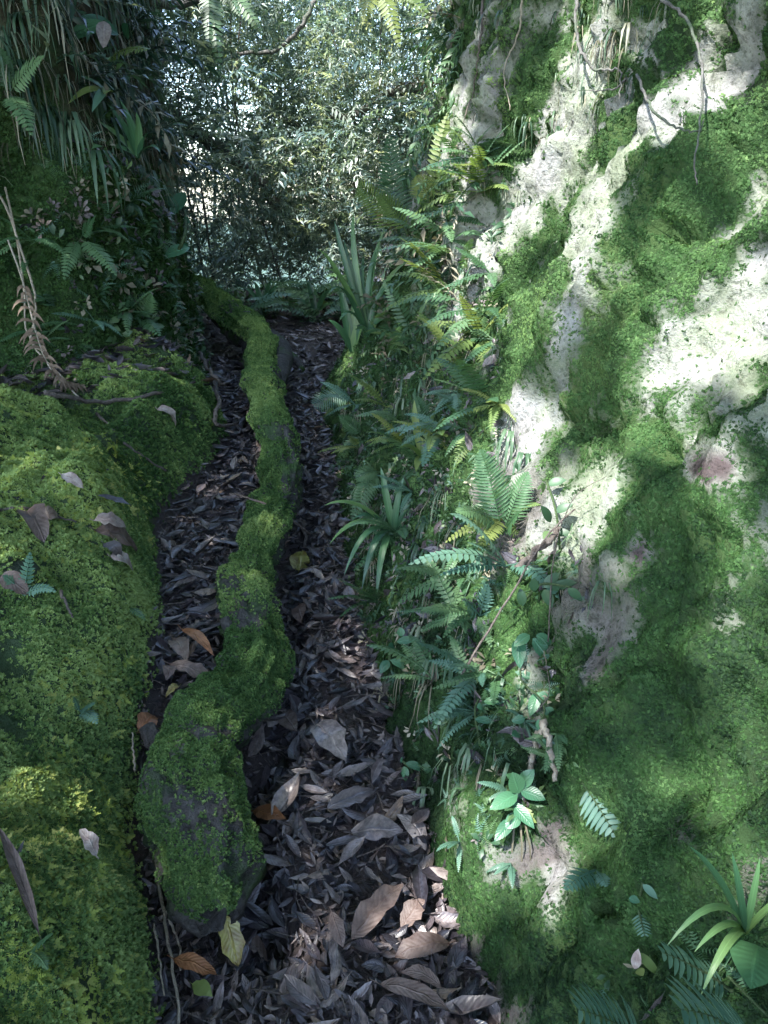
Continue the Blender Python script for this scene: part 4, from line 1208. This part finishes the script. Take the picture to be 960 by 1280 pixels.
broad_plant([(140, 60), (110, 40)], [(112, 42, 82, 52, 20, .1), (110, 40, 130, 62, 18, .1, M_PALE), (120, 45, 100, 20, 20, .1), (135, 55, 160, 30, 18, .1)], 'large leaved shoot at the top of the left bank', off=.1)
broad_plant([(960, 1270), (955, 1235)], [(958, 1195, 938, 1236, 58, .12)], 'broad glossy blue green leaf beside the bromeliad', M_BROAD, .06)
broad_plant([(800, 1120), (808, 1108)], [(806, 1112, 800, 1128, 10, .02), (808, 1110, 822, 1124, 10, .03, M_FERNB)], 'little grey leaved seedling at the dark hollow')
broad_plant([(820, 1205), (806, 1200)], [(808, 1200, 798, 1186, 12, .03, M_PALE), (812, 1200, 804, 1220, 12, .03, M_FERNY), (815, 1205, 826, 1222, 12, .03, M_FERNY)], 'pale three lobed leaf under the bluish fern frond')
broad_plant([(600, 930), (606, 900), (612, 880)], [(602, 920, 590, 908, 10, .03), (604, 912, 618, 904, 10, .03), (608, 895, 596, 884, 10, .02), (610, 888, 624, 878, 10, .03)], 'small leafy herb on the dark slope below the triangular fern')

# ------------------------------------------------------------------ dead frond, hanging stems and vines on the left
p0, n0, d0 = hit(110, 492); root = thing('dead_frond', p0, 'curled dry brown fern frond against the dark left bank', 'fern')
pa = at(28, 350, d0 - .12); pb = at(60, 455, d0 - .12)
c = polyline([at(10, 300, d0 - .1), pa, at(45, 415, d0 - .12), pb, at(80, 478, d0 - .1), p0 + n0 * .03], 40)
mb = MB(); mb.tube(c, .004, 5)
link('stalk', mb.mesh('stalk', M_PALETWIG, p0), root)
rd = random.Random(3)
for i in range(9, 39):
    q = c[i]; t = (c[min(i + 1, 39)] - c[i - 1]).normalized()
    for sg in (-1, 1):
        L = rd.uniform(.02, .06) * (1.2 if i < 26 else .7)
        if rd.random() < .3: continue
        d = (Vector((sg * .8, -.35, rd.uniform(-.5, .5))) + t * .3).normalized()
        tip = q + d * L
        mb = MB(); mb.blade(bez(q, (q + tip) / 2 + Vector((0, -.01, .025)), tip + Vector((0, 0, -.02)), 5), [.003, .007, .007, .004, .0005], (0, -1, .6), .4)
        link('leaflet', mb.mesh('leaflet', M_DRYFERN, p0), root)
stick([(0, 215), (14, 300), (30, 370), (44, 430), (62, 470)], 1.4, M_PALETWIG, 'long straw coloured stem sloping past the dark bank', 'vine', 'vine', taper=.8, off=.1)
stick([(2, 235), (20, 345), (38, 420), (75, 480), (100, 510)], 1.2, M_PALETWIG, 'second thin dry stem beside the curled frond', 'vine', 'vine', taper=.8, off=.06)

def twig_mesh(seed, mat):
    r = random.Random(seed); mb = MB()
    c = polyline([(0, 0, 0), (.3, r.uniform(-.1, .1), -.02), (.65, r.uniform(-.15, .15), -.15), (1, r.uniform(-.1, .1), -.4)], 9)
    mb.tube(c, [.010 - .0008 * i for i in range(9)], 3, False)
    for i in range(1, 9):
        for sg in (-1, 1):
            if r.random() < .15: continue
            d = Vector((.55, sg * r.uniform(.3, .9), r.uniform(-.7, .2))).normalized(); L = r.uniform(.14, .3)
            mb.blade([c[i], c[i] + d * L * .5 + Vector((0, 0, .012)), c[i] + d * L + Vector((0, 0, -.04))], [.008, r.uniform(.02, .045), .002], (0, 0, 1), .25)
    return mb.mesh('leafy_twig', mat)

# hanging grass and dead blades over the left bank, and rootlets on the right wall
def blade_mesh(seed, mat, droop=1.0, w=.035):
    r = random.Random(seed); mb = MB()
    for k in range(4):
        an = r.uniform(-1.1, 1.1); L = r.uniform(.7, 1.2)
        o = Vector((math.cos(an), math.sin(an), 0))
        pts = [Vector((0, 0, 0)), o * .22 * L + Vector((0, 0, .12)), o * .38 * L + Vector((0, 0, -.15 * droop)), o * .45 * L + Vector((0, 0, -.5 * droop)), o * (.45 + r.uniform(-.1, .12)) * L + Vector((r.uniform(-.1, .1), 0, -.95 * droop * L))]
        mb.blade(pts, [w * .6, w, w, w * .7, .003], o + Vector((0, 0, .6)), .3)
    return mb.mesh('hanging_blades', mat)
HB = source_collection('hanging_blades', [blade_mesh(i, M_GRASSD if i < 5 else M_DRY, 1.0, (.016 if i % 2 else .04) if i < 5 else .014) for i in range(7)])
def hang(name, V, F, dens, n, size, label, cat, rng=RNG, coll=HB, nv=7, out=None):
    P, nn = sample_surface(V, F, dens, n)
    nn = np.where((nn * (np.array(CAM) - P)).sum(1, keepdims=True) < 0, -nn, nn)
    az = np.arctan2(nn[:, 1], nn[:, 0]) + rng.normal(0, .6, n)
    tl = rng.normal(0, .2, n)
    M = np.stack([np.stack([np.cos(az), np.sin(az), 0 * az], 1), np.stack([-np.sin(az), np.cos(az), 0 * az], 1), np.stack([0 * az, 0 * az, 1 + 0 * az], 1)], 2)
    return scatter(name, P, M, size * rng.uniform(.5, 1.3, n), rng.random(n), rng.integers(0, nv, n), coll, label, cat)
dens = np.where((LVF[:, 0] > -3.4) & (LVF[:, 1] < 6.2), sstep(.75, 1.15, LS + .22 * fbm(LP, 2.2, 3, 91)), 0) * np.where(LS > 3.2, .15, 1)
DT = mat_leaf('bank_foliage', [(0, (0.008, 0.02, 0.014)), (0.45, (0.02, 0.05, 0.032)), (0.8, (0.05, 0.10, 0.06)), (1, (0.22, 0.26, 0.2))], 0.32, 0.25, 0.55, 0)
TWD = source_collection('bank_twigs', [twig_mesh(40 + i, DT if i < 5 else M_DRY) for i in range(6)])
n = 1000
Pn, nn = sample_surface(LVF, LF, dens, n)
nn = np.where((nn * (np.array(CAM) - Pn)).sum(1, keepdims=True) < 0, -nn, nn)
X = normalize(nn + RNG.normal(0, .55, nn.shape)); Z = normalize(np.array([0, 0, 1.0]) + RNG.normal(0, .3, nn.shape))
Y = normalize(np.cross(Z, X)); Z = np.cross(X, Y)
scatter('bank_foliage', Pn, np.stack([X, Y, Z], 2), RNG.uniform(.12, .36, n), RNG.random(n), RNG.integers(0, 6, n), TWD,
        'dark leafy shoots overhanging the left bank', 'foliage')
hang('hanging_grass', LVF, LF, dens, 3400, .17, 'dark tangle of hanging grass and dead blades over the left bank', 'grass')
wl = np.where(vis, sstep(1.15, 1.9, WS.ravel()) * sstep(-.1, .4, fbm(WVF, 2.1, 3, 92)), 0)
wl *= np.where((px < 660) | (py < 260), 1, .12)
edge = np.where((px > 470) & (px < 640) & (py > -40) & (py < 450) & (WVF[:, 1] > 2.8), 1.0, 0) * (1 - sstep(560, 640, px + 30 * fbm(WVF, 4, 2, 96)))
EF = source_collection('edge_twigs', [twig_mesh(60 + i, [M_SMALL, M_FERN, M_SMALL, M_DRY][i]) for i in range(4)])
n = 520
Pn, nn = sample_surface(WVF, WF, edge, n)
nn = np.where((nn * (np.array(CAM) - Pn)).sum(1, keepdims=True) < 0, -nn, nn)
X = normalize(nn + RNG.normal(0, .6, nn.shape) - np.array([.2, 0, .1])); Z = normalize(np.array([0, 0, 1.0]) + RNG.normal(0, .3, nn.shape))
Y = normalize(np.cross(Z, X)); Z = np.cross(X, Y)
scatter('edge_foliage', Pn, np.stack([X, Y, Z], 2), RNG.uniform(.10, .30, n), RNG.random(n), RNG.integers(0, 4, n), EF, 'leafy growth spilling from the far corner of the right wall', 'foliage')
hang('hanging_rootlets', WVF, WF, wl, 1500, .065, 'thin roots and dry straws hanging over the top of the right wall', 'roots')

# low herbs covering the fern slope and the wall edge
def herb_mesh(seed, mat):
    r = random.Random(seed); mb = MB()
    for k in range(7):
        an = r.uniform(0, 6.28); el = r.uniform(.2, 1.2); L = r.uniform(.5, 1)
        d = Vector((math.cos(an) * math.cos(el), math.sin(an) * math.cos(el), math.sin(el)))
        b = d * .35 * L; t = d * L + Vector((0, 0, -.2 * L))
        mb.blade([b, (b + t) / 2 + Vector((0, 0, .07)), t], [.02, .13 * r.uniform(.5, 1.2), .005], (0, 0, 1), .2)
    return mb.mesh('herb', mat)
def minifern_mesh(seed, mat):
    r = random.Random(seed); mb = MB()
    for k in range(4):
        an = r.uniform(0, 6.28); d = Vector((math.cos(an), math.sin(an), .5)); s = Vector((-math.sin(an), math.cos(an), 0))
        for i in range(9):
            t = .1 + i * .1; c = d * t + Vector((0, 0, -.45 * t * t)); w = .22 * (1.1 - t)
            for sg in (-1, 1):
                mb.add([c - d * .03, c + d * .03, c + s * sg * w + d * .06 - Vector((0, 0, .03))], [(0, 1, 2)])
    return mb.mesh('small_fern', mat)
HC = source_collection('herbs', [herb_mesh(i, M_SMALL) for i in range(2)] + [minifern_mesh(i, [M_FERN, M_FERNB, M_SMALL][i]) for i in range(3)] + [herb_mesh(9, M_DRY), herb_mesh(10, M_DEAD)])
slope = np.zeros(len(WVF))
for bx, by, rx, ry, k in ((520, 560, 130, 150, 1), (540, 740, 120, 130, 1), (580, 400, 60, 110, .8), (580, 880, 110, 90, .8), (650, 900, 70, 110, .5), (700, 720, 60, 60, .6), (620, 1010, 60, 60, .4), (560, 1000, 50, 90, .25), (860, 1240, 120, 60, .4)):
    slope += k * (1 - sstep(.5, 1.15, np.hypot((px - bx) / rx, (py - by) / ry)))
dens = np.where(vis, slope, 0)
n = 2800
Pn, nn = sample_surface(WVF, WF, dens, n)
nn = np.where((nn * (np.array(CAM) - Pn)).sum(1, keepdims=True) < 0, -nn, nn)
M = frames(normalize(nn * .7 + np.array([0, 0, .5]) + RNG.normal(0, .25, nn.shape)), RNG.random(n) * 6.28)
scatter('ground_cover', Pn, M, RNG.uniform(.018, .048, n), RNG.random(n), RNG.integers(0, 7, n), HC, 'low leafy herbs and seedlings carpeting the fern slope', 'ground cover')
dens = np.where(vis & (py > 250) & (px < 760), slope, 0)
hang('slope_straw', WVF, WF, dens, 380, .10, 'dry straws and fine blades hanging down the fern slope', 'dry grass')
# fallen leaves caught on the slope
n = 420
Pn, nn = sample_surface(WVF, WF, np.where(vis, slope, 0), n)
M = frames(normalize(nn * np.sign((nn * (np.array(CAM) - Pn)).sum(1, keepdims=True)) + RNG.normal(0, .4, nn.shape)), RNG.random(n) * 6.28)
scatter('caught_leaves', Pn, M, RNG.uniform(.03, .09, n), RNG.random(n), RNG.integers(0, 12, n), DLC, 'brown dead leaves caught among the herbs of the fern slope', 'leaf litter')
# scattered bits of leaf and twig sunk into the moss of the mound
n = 420
Pn, nn = sample_surface(GV, GF, np.where(inview, on_mound * sstep(-.1, .5, fbm(P3, 1.8, 3, 97)) / (0.5 + dG), 0), n)
M = frames(normalize(nn + RNG.normal(0, .35, nn.shape)), RNG.random(n) * 6.28)
scatter('caught_leaves', Pn + np.array([0, 0, .006]), M, RNG.uniform(.012, .05, n), RNG.random(n), RNG.integers(0, 12, n), DLC, 'bits of brown leaf sunk into the moss of the left mound', 'leaf litter')
# leaves along the crest shelf of the mound
n = 900
sel = np.where((lp[:, 0] > -2.6) & (lp[:, 0] < -1.08) & (lp[:, 1] < 4.2))[0]
k_ = RNG.choice(sel, n)
qq = lp[k_] + ln_out[k_] * (RNG.random(n) ** 1.5 * .34 - .02)[:, None]
Pn = np.column_stack([qq, floor_z(qq[:, 0], qq[:, 1]) + mound_h(qq[:, 0], qq[:, 1])[0]])
nn = np.tile(np.array([0, 0, 1.0]), (n, 1))
M = frames(normalize(nn + RNG.normal(0, .3, nn.shape)), RNG.random(n) * 6.28)
scatter('leaf_litter', Pn + np.array([0, 0, .012]), M, RNG.uniform(.04, .11, n), RNG.random(n), RNG.integers(0, 12, n), DLC, 'strip of dead leaves and sticks along the shelf below the left bank', 'leaf litter')
# undergrowth at the foot of the left bank
dens = np.where((LVF[:, 0] > -1.9) & (LVF[:, 1] < 6), (1 - sstep(.5, 1.1, LS)) * sstep(-1.45, -1.25, LVF[:, 0] + .1 * fbm(LVF, 3, 2, 93)), 0)
Pn, nn = sample_surface(LVF, LF, dens, 900)
M = frames(normalize(nn * np.sign((nn * (np.array(CAM) - Pn)).sum(1, keepdims=True)) * .7 + np.array([0, 0, .5]) + RNG.normal(0, .25, nn.shape)), RNG.random(900) * 6.28)
scatter('ground_cover', Pn, M, RNG.uniform(.04, .11, 900), RNG.random(900), RNG.integers(0, 7, 900), HC, 'dark herbs at the corner of the left bank', 'ground cover')

# ------------------------------------------------------------------ roots on the right wall
VN = [([(842, -10), (850, 40), (868, 90), (882, 150), (876, 200), (862, 240)], 3.6, M_BARK, 'thick mossy root looping over the top of the right wall'),
      ([(805, 100), (830, 140), (846, 178), (866, 186), (884, 160)], 3.2, M_BARK, 'forked mossy root curling on the right wall'),
      ([(728, -10), (742, 40), (756, 80), (775, 110), (798, 118)], 3.5, M_BARK, 'dark root slanting across the sunlit streak'),
      ([(662, -10), (655, 40), (645, 90), (640, 140)], 2.5, M_PALETWIG, 'straight pale root hanging at the wall corner'),
      ([(612, -10), (606, 50), (598, 110), (592, 150)], 3, M_TWIG, 'brown root hanging at the far wall corner'),
      ([(790, 110), (760, 125), (735, 118)], 2.5, M_BARK, 'short crosswise root below the tangle'),
      ([(690, 790), (705, 700), (740, 640), (768, 612)], 2.0, M_TWIG, 'thin bent stem on the bare clay patch'),
      ([(690, 900), (712, 860), (708, 820)], 1.6, M_TWIG, 'thin stalk beside the trailing creeper')]
for pts, r, m, lab in VN:
    stick(pts, r * .5, m, lab, 'root' if 'root' in lab else 'twig', 'root' if 'root' in lab else 'twig', off=.05, n=34, taper=.3, wob=.25)

# ------------------------------------------------------------------ thicket behind: trees, saplings, vines
LT = leaf_template(4, 1, .30, .3, .25)
LTS = leaf_template(3, 1, .20, .35, .2)
def tree(base, top, r, mat_leaf_, nlimb, limb_len, nleaf, leaf, label, group=None, seed=0, bend=.3, name='tree', crown_from=.35, tmpl=LT, leafmat=None):
    rnd = random.Random(seed); rng = np.random.default_rng(seed)
    base, top = Vector(base), Vector(top)
    root = thing(name, base, label, 'tree', group)
    H = (top - base).length
    mid = (base + top) / 2 + Vector((rnd.uniform(-1, 1), rnd.uniform(-1, 1), 0)) * bend
    c = polyline([base - Vector((0, 0, .2)), base.lerp(mid, .55) + Vector((rnd.uniform(-.1, .1), 0, 0)), mid, top], 18)
    mb = MB(); mb.tube(c, [r * (1 - .75 * i / 17) for i in range(18)], 8, True, .08, seed)
    link('trunk', mb.mesh('trunk', M_BARK, base), root)
    mb = MB(); ends = []
    for k in range(nlimb):
        t = crown_from + (1 - crown_from) * (k + .5) / nlimb
        q = c[min(17, int(t * 17))]; an = rnd.uniform(0, 6.28)
        L = limb_len * rnd.uniform(.5, 1.1) * (1.15 - .5 * t)
        e = q + Vector((math.cos(an), math.sin(an), rnd.uniform(-.1, .6))) * L
        b = bez(q, (q + e) / 2 + Vector((0, 0, .15 * L)), e + Vector((0, 0, -.15 * L)), 8)
        mb.tube(b, [r * .35 * (1 - .8 * i / 7) for i in range(8)], 5, False)
        ends += b[2:]
    link('limbs', mb.mesh('limbs', M_BARK, base), root)
    E = np.array([tuple(e) for e in ends])
    pos = E[rng.integers(0, len(E), nleaf)] + rng.normal(0, .15 * limb_len + .05, (nleaf, 3))
    nv = normalize(np.column_stack([rng.normal(0, .6, nleaf), rng.normal(-.2, .6, nleaf), np.ones(nleaf)]))
    M = frames(nv, rng.random(nleaf) * 6.283)
    link('crown', cloud_mesh('crown', tmpl, pos - np.array(base), M, leaf * rng.uniform(.6, 1.3, nleaf), [mat_leaf_]), root)
    return root

def mats_range(name, cols, **kw):
    return [mat_leaf(f'{name}_{i}', [(0, c), (1, tuple(min(1, v * 1.4) for v in c))], **kw) for i, c in enumerate(cols)]
TM = mats_range('sapling_leaf', [(.03, .07, .065), (.06, .12, .10), (.10, .16, .13), (.15, .21, .12), (.22, .27, .2)], rough=.35, trans=.35, spec=.5, vein=0)
def gz(x, y): return float(floor_z(np.array([x]), np.array([y]))[0]) + float(np.maximum(mound_h(np.array([x]), np.array([y]))[0], 0)[0])
rt = random.Random(77)
HUE = ['dark green', 'bluish green', 'grey green', 'yellowish green', 'pale green']
spots = [(-1.6, 7.6, 3.6, .03), (-.9, 8.0, 4.2, .028), (-.2, 7.4, 3.2, .022), (.35, 7.9, 4.0, .03), (-1.9, 8.8, 4.8, .04), (-1.1, 9.4, 5.2, .035), (.1, 9.2, 5.0, .035), (.9, 8.9, 4.6, .03),
         (-2.6, 9.8, 5.5, .05), (-.5, 10.6, 6, .05), (.7, 10.8, 6, .045), (-3.4, 11.5, 6.5, .06), (1.8, 10.2, 6, .05), (-1.7, 12, 7, .06), (.3, 12.4, 7, .06), (-4.6, 12.5, 7, .07), (2.6, 12.6, 7.5, .07), (-2.9, 13.4, 8, .08), (1.3, 13.8, 8, .08)]
for i, (x_, y_, h_, r_) in enumerate(spots):
    near = y_ < 9
    tree((x_, y_, gz(x_, y_)), (x_ + rt.uniform(-.7, .7), y_ + rt.uniform(-.5, .5), gz(x_, y_) + h_), r_ * .42, TM[(i + 2) % 5], 12 if near else 15, .55 if near else .9, 900 if near else 1500, .075 if near else .12,
         f'thin sapling with {HUE[(i + 2) % 5]} leaves just past the end of the path' if near else f'slender tree with {HUE[(i + 2) % 5]} leaves deep in the thicket', 'saplings at the end of the path' if near else 'trees of the far thicket', 200 + i, .35, 'sapling' if near else 'tree', .12, LT if i % 2 else LTS)
rb = random.Random(41)
for i in range(16):
    x_, y_ = rb.uniform(-1.5, .5), rb.uniform(6.0, 7.4)
    p_ = Vector((x_, y_, gz(x_, y_)))
    root = thing('fern', p_, 'bluish fern in the low growth where the path ends', 'fern', 'ferns at the end of the path')
    for k in range(6):
        an = rb.uniform(0, 6.28); L = rb.uniform(.25, .55)
        frond(root, p_, p_ + Vector((math.cos(an) * L, math.sin(an) * L, rb.uniform(.1, .5) * L)), .3, (0, -.4, 1), L * .16, 13, rb.choice([M_FERNB, M_FERN]))
# leaning dark trunk and arching branches in the thicket
stick([(212, 140, 7.3), (262, 178, 7.2), (300, 208, 7.1), (340, 246, 7.0), (352, 262, 7.0)], 7, M_BARK, 'dark mossy branch leaning through the bright gap in the thicket', 'branch', 'branch', taper=.7, n=24)
stick([(225, 165, 7.3), (262, 176, 7.25), (290, 190, 7.2)], 3, M_BARK, 'thin dark twig forking from the leaning branch', 'branch', 'branch', taper=.6)
stick([(540, 108, 6.6), (490, 118, 6.6), (450, 138, 6.7), (410, 150, 6.8)], 6, M_BARK, 'mossy branch reaching left from the wall corner', 'branch', 'branch', taper=.5)
stick([(398, -10, 6.2), (375, 35, 6.2), (345, 62, 6.3), (300, 68, 6.4)], 2.6, M_BARK, 'thin vine arching across the top of the thicket', 'vine', 'vine', taper=.8)
stick([(165, -5, 5.6), (200, 6, 5.6), (230, 4, 5.6), (300, -6, 5.6)], 5, M_BARK, 'dark branch crossing the top of the bright gap', 'branch', 'branch', taper=.8)
stick([(345, 140, 7.5), (400, 180, 7.5), (430, 205, 7.4)], 4, M_BARK, 'slanting dark branch deep in the thicket', 'branch', 'branch', taper=.6)
for k, (x0, x1, dd) in enumerate([(200, 205, 7), (248, 242, 8), (304, 300, 7.5), (352, 360, 8.5), (415, 408, 7.2), (446, 452, 8), (478, 470, 7), (510, 514, 8), (384, 379, 9), (330, 326, 9)]):
    stick([(x0, -20, dd), ((x0 + x1) / 2 + 8 * math.sin(k * 2.1), 120, dd), (x1, 250 + 13 * (k % 4), dd)], 1.0, M_TWIG, 'thin vine hanging straight down in the far thicket', 'vine', 'vine', taper=.8)['group'] = 'hanging vines in the thicket'
# drooping fern fronds at the top centre
pt = at(262, -30, 5.4); rootf = thing('fern', pt, 'dark drooping fern fronds hanging over the top of the bright gap', 'fern')
for tx, ty in ((275, 95), (262, 60), (330, 45), (300, 20)):
    frond(rootf, pt, at(tx, ty, 5.3), .12, (0, -1, .5), .09, 18, M_FERN)
pt = at(470, -20, 4.8); rootf = thing('fern', pt, 'yellow green fern fronds hanging at the top beside the wall corner', 'fern')
for tx, ty in ((545, 30), (500, 60), (520, 5), (455, 30)):
    frond(rootf, pt, at(tx, ty, 4.7), .15, (0, -1, .6), .08, 16, M_FERNY)

# the mass of small foliage between the saplings
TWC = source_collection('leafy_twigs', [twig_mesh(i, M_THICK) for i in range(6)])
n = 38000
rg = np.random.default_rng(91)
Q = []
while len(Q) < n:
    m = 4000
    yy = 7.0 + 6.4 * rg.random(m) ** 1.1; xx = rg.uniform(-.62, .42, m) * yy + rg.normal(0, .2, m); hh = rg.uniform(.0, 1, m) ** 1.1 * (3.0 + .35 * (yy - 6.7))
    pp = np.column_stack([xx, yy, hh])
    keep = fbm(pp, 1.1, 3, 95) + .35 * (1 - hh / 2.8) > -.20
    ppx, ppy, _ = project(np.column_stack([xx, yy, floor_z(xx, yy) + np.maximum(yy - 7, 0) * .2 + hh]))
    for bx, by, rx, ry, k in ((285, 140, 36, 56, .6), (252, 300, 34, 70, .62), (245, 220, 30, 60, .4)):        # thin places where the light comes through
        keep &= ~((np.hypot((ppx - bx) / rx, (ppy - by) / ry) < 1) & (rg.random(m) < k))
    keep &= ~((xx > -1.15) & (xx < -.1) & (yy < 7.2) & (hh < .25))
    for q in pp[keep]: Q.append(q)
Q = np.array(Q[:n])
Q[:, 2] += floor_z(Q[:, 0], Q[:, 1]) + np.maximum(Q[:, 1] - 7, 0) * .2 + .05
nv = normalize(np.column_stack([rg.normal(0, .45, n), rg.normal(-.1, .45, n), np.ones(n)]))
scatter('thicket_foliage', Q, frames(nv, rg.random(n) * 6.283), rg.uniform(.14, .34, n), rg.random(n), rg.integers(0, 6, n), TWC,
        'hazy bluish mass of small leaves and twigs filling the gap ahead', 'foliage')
# low growth where the path ends
n = 1300
yy = 6.2 + 2.4 * rg.random(n); xx = rg.uniform(-2.2, 1.4, n)
zz = floor_z(xx, yy) + np.maximum(mound_h(xx, yy)[0], 0)
nv = normalize(np.column_stack([rg.normal(0, .25, n), rg.normal(0, .25, n), np.ones(n)]))
scatter('ground_cover', np.column_stack([xx, yy, zz]), frames(nv, rg.random(n) * 6.283), rg.uniform(.08, .24, n), rg.random(n), rg.integers(0, 7, n), HC,
        'bluish low undergrowth where the path meets the thicket', 'ground cover')

# ------------------------------------------------------------------ canopy trees overhead, with the gaps that let the sun onto the wall
GAPS = [(745, 40, 34, 60), (715, 120, 34, 60), (690, 190, 40, 55), (650, 250, 44, 50), (610, 310, 36, 50), (590, 390, 34, 50), (570, 180, 18, 70), (760, 180, 16, 30), (735, 285, 22, 60),
        (930, 385, 46, 80), (945, 220, 24, 46), (870, 130, 40, 34), (910, 60, 20, 50), (640, 390, 30, 40), (825, 480, 34, 66), (655, 540, 30, 60), (700, 655, 52, 38), (755, 610, 26, 30), (610, 600, 34, 40),
        (890, 580, 34, 30), (932, 815, 40, 56), (946, 935, 24, 36), (940, 690, 22, 34), (900, 985, 20, 26), (940, 1085, 48, 52), (600, 1050, 36, 62), (545, 1140, 18, 34), (690, 1090, 18, 40), (620, 740, 40, 26), (640, 850, 20, 34), 
        (410, 455, 24, 14), (840, 300, 16, 40), (800, 400, 20, 40)]
rc = np.random.default_rng(123)
trunks = [(-4.4, -1.5), (2.4, -1.4), (-3.6, 3.6), (3.0, 2.6)]
n = 43000
cx = rc.uniform(-5.9, 1.5, n); cy = rc.uniform(-4.8, 4.7, n); cz = 4.6 + 2.2 * rc.random(n)
C = np.column_stack([cx, cy, cz])
keep = np.ones(n, bool)
for i in range(n):                      # where would this leaf's shadow fall?
    h = BVH.ray_cast(Vector(C[i]), -SUN, 30)[0]
    if h is None: continue
    a, b, dpt = (float(v[0]) for v in project(np.array([h])))
    m = .05 * FPX / dpt
    for bx, by, rx, ry in GAPS:
        if ((a - bx) / (rx + m)) ** 2 + ((b - by) / (ry + m)) ** 2 < 1: keep[i] = False; break
C = C[keep]
tr = np.array([(a, b) for a, b in trunks])
own = ((C[:, None, :2] - tr[None]) ** 2).sum(2).argmin(1)
LC = leaf_template(3, 1, .5, .2, .15); LC[0][:, 0] -= .5
labs = ['tall shade tree left of the path behind the viewer', 'shade tree on top of the right wall behind the viewer', 'shade tree above the dark left bank', 'shade tree on top of the right wall', 'shade tree further back down the gully']
for k, (tx, ty) in enumerate(trunks):
    hz = BVH.ray_cast(Vector((tx, ty, 30)), Vector((0, 0, -1)))[0]
    b = Vector((tx, ty, hz.z if hz else 0))
    root = thing('shade_tree', b, labs[k], 'tree')
    mb = MB(); c = polyline([b - Vector((0, 0, .2)), b + Vector((.15, .1, 2)), b + Vector((-.1, .15, 4)), Vector((tx + .1, ty, 7))], 14)
    mb.tube(c, [.16 - .008 * i for i in range(14)], 10, True, .08, k)
    link('trunk', mb.mesh('trunk', M_BARK, b), root)
    mine = C[own == k]
    if not len(mine): continue
    mb = MB()
    for e in mine[rc.integers(0, len(mine), 16)]:
        e = Vector(e); q = c[8 + int(rc.integers(0, 5))]
        mb.tube(bez(q, (q + e) / 2 + Vector((0, 0, .3)), e, 7), [.035 - .004 * i for i in range(7)], 5, False)
    link('limbs', mb.mesh('limbs', M_BARK, b), root)
    m = len(mine)
    nv = normalize(np.column_stack([rc.normal(0, .35, m), rc.normal(-.1, .35, m), np.ones(m)]))
    link('crown', cloud_mesh('crown', LC, mine - np.array(b), frames(nv, rc.random(m) * 6.283), .15 * rc.uniform(.7, 1.3, m), [M_CROWN]), root)
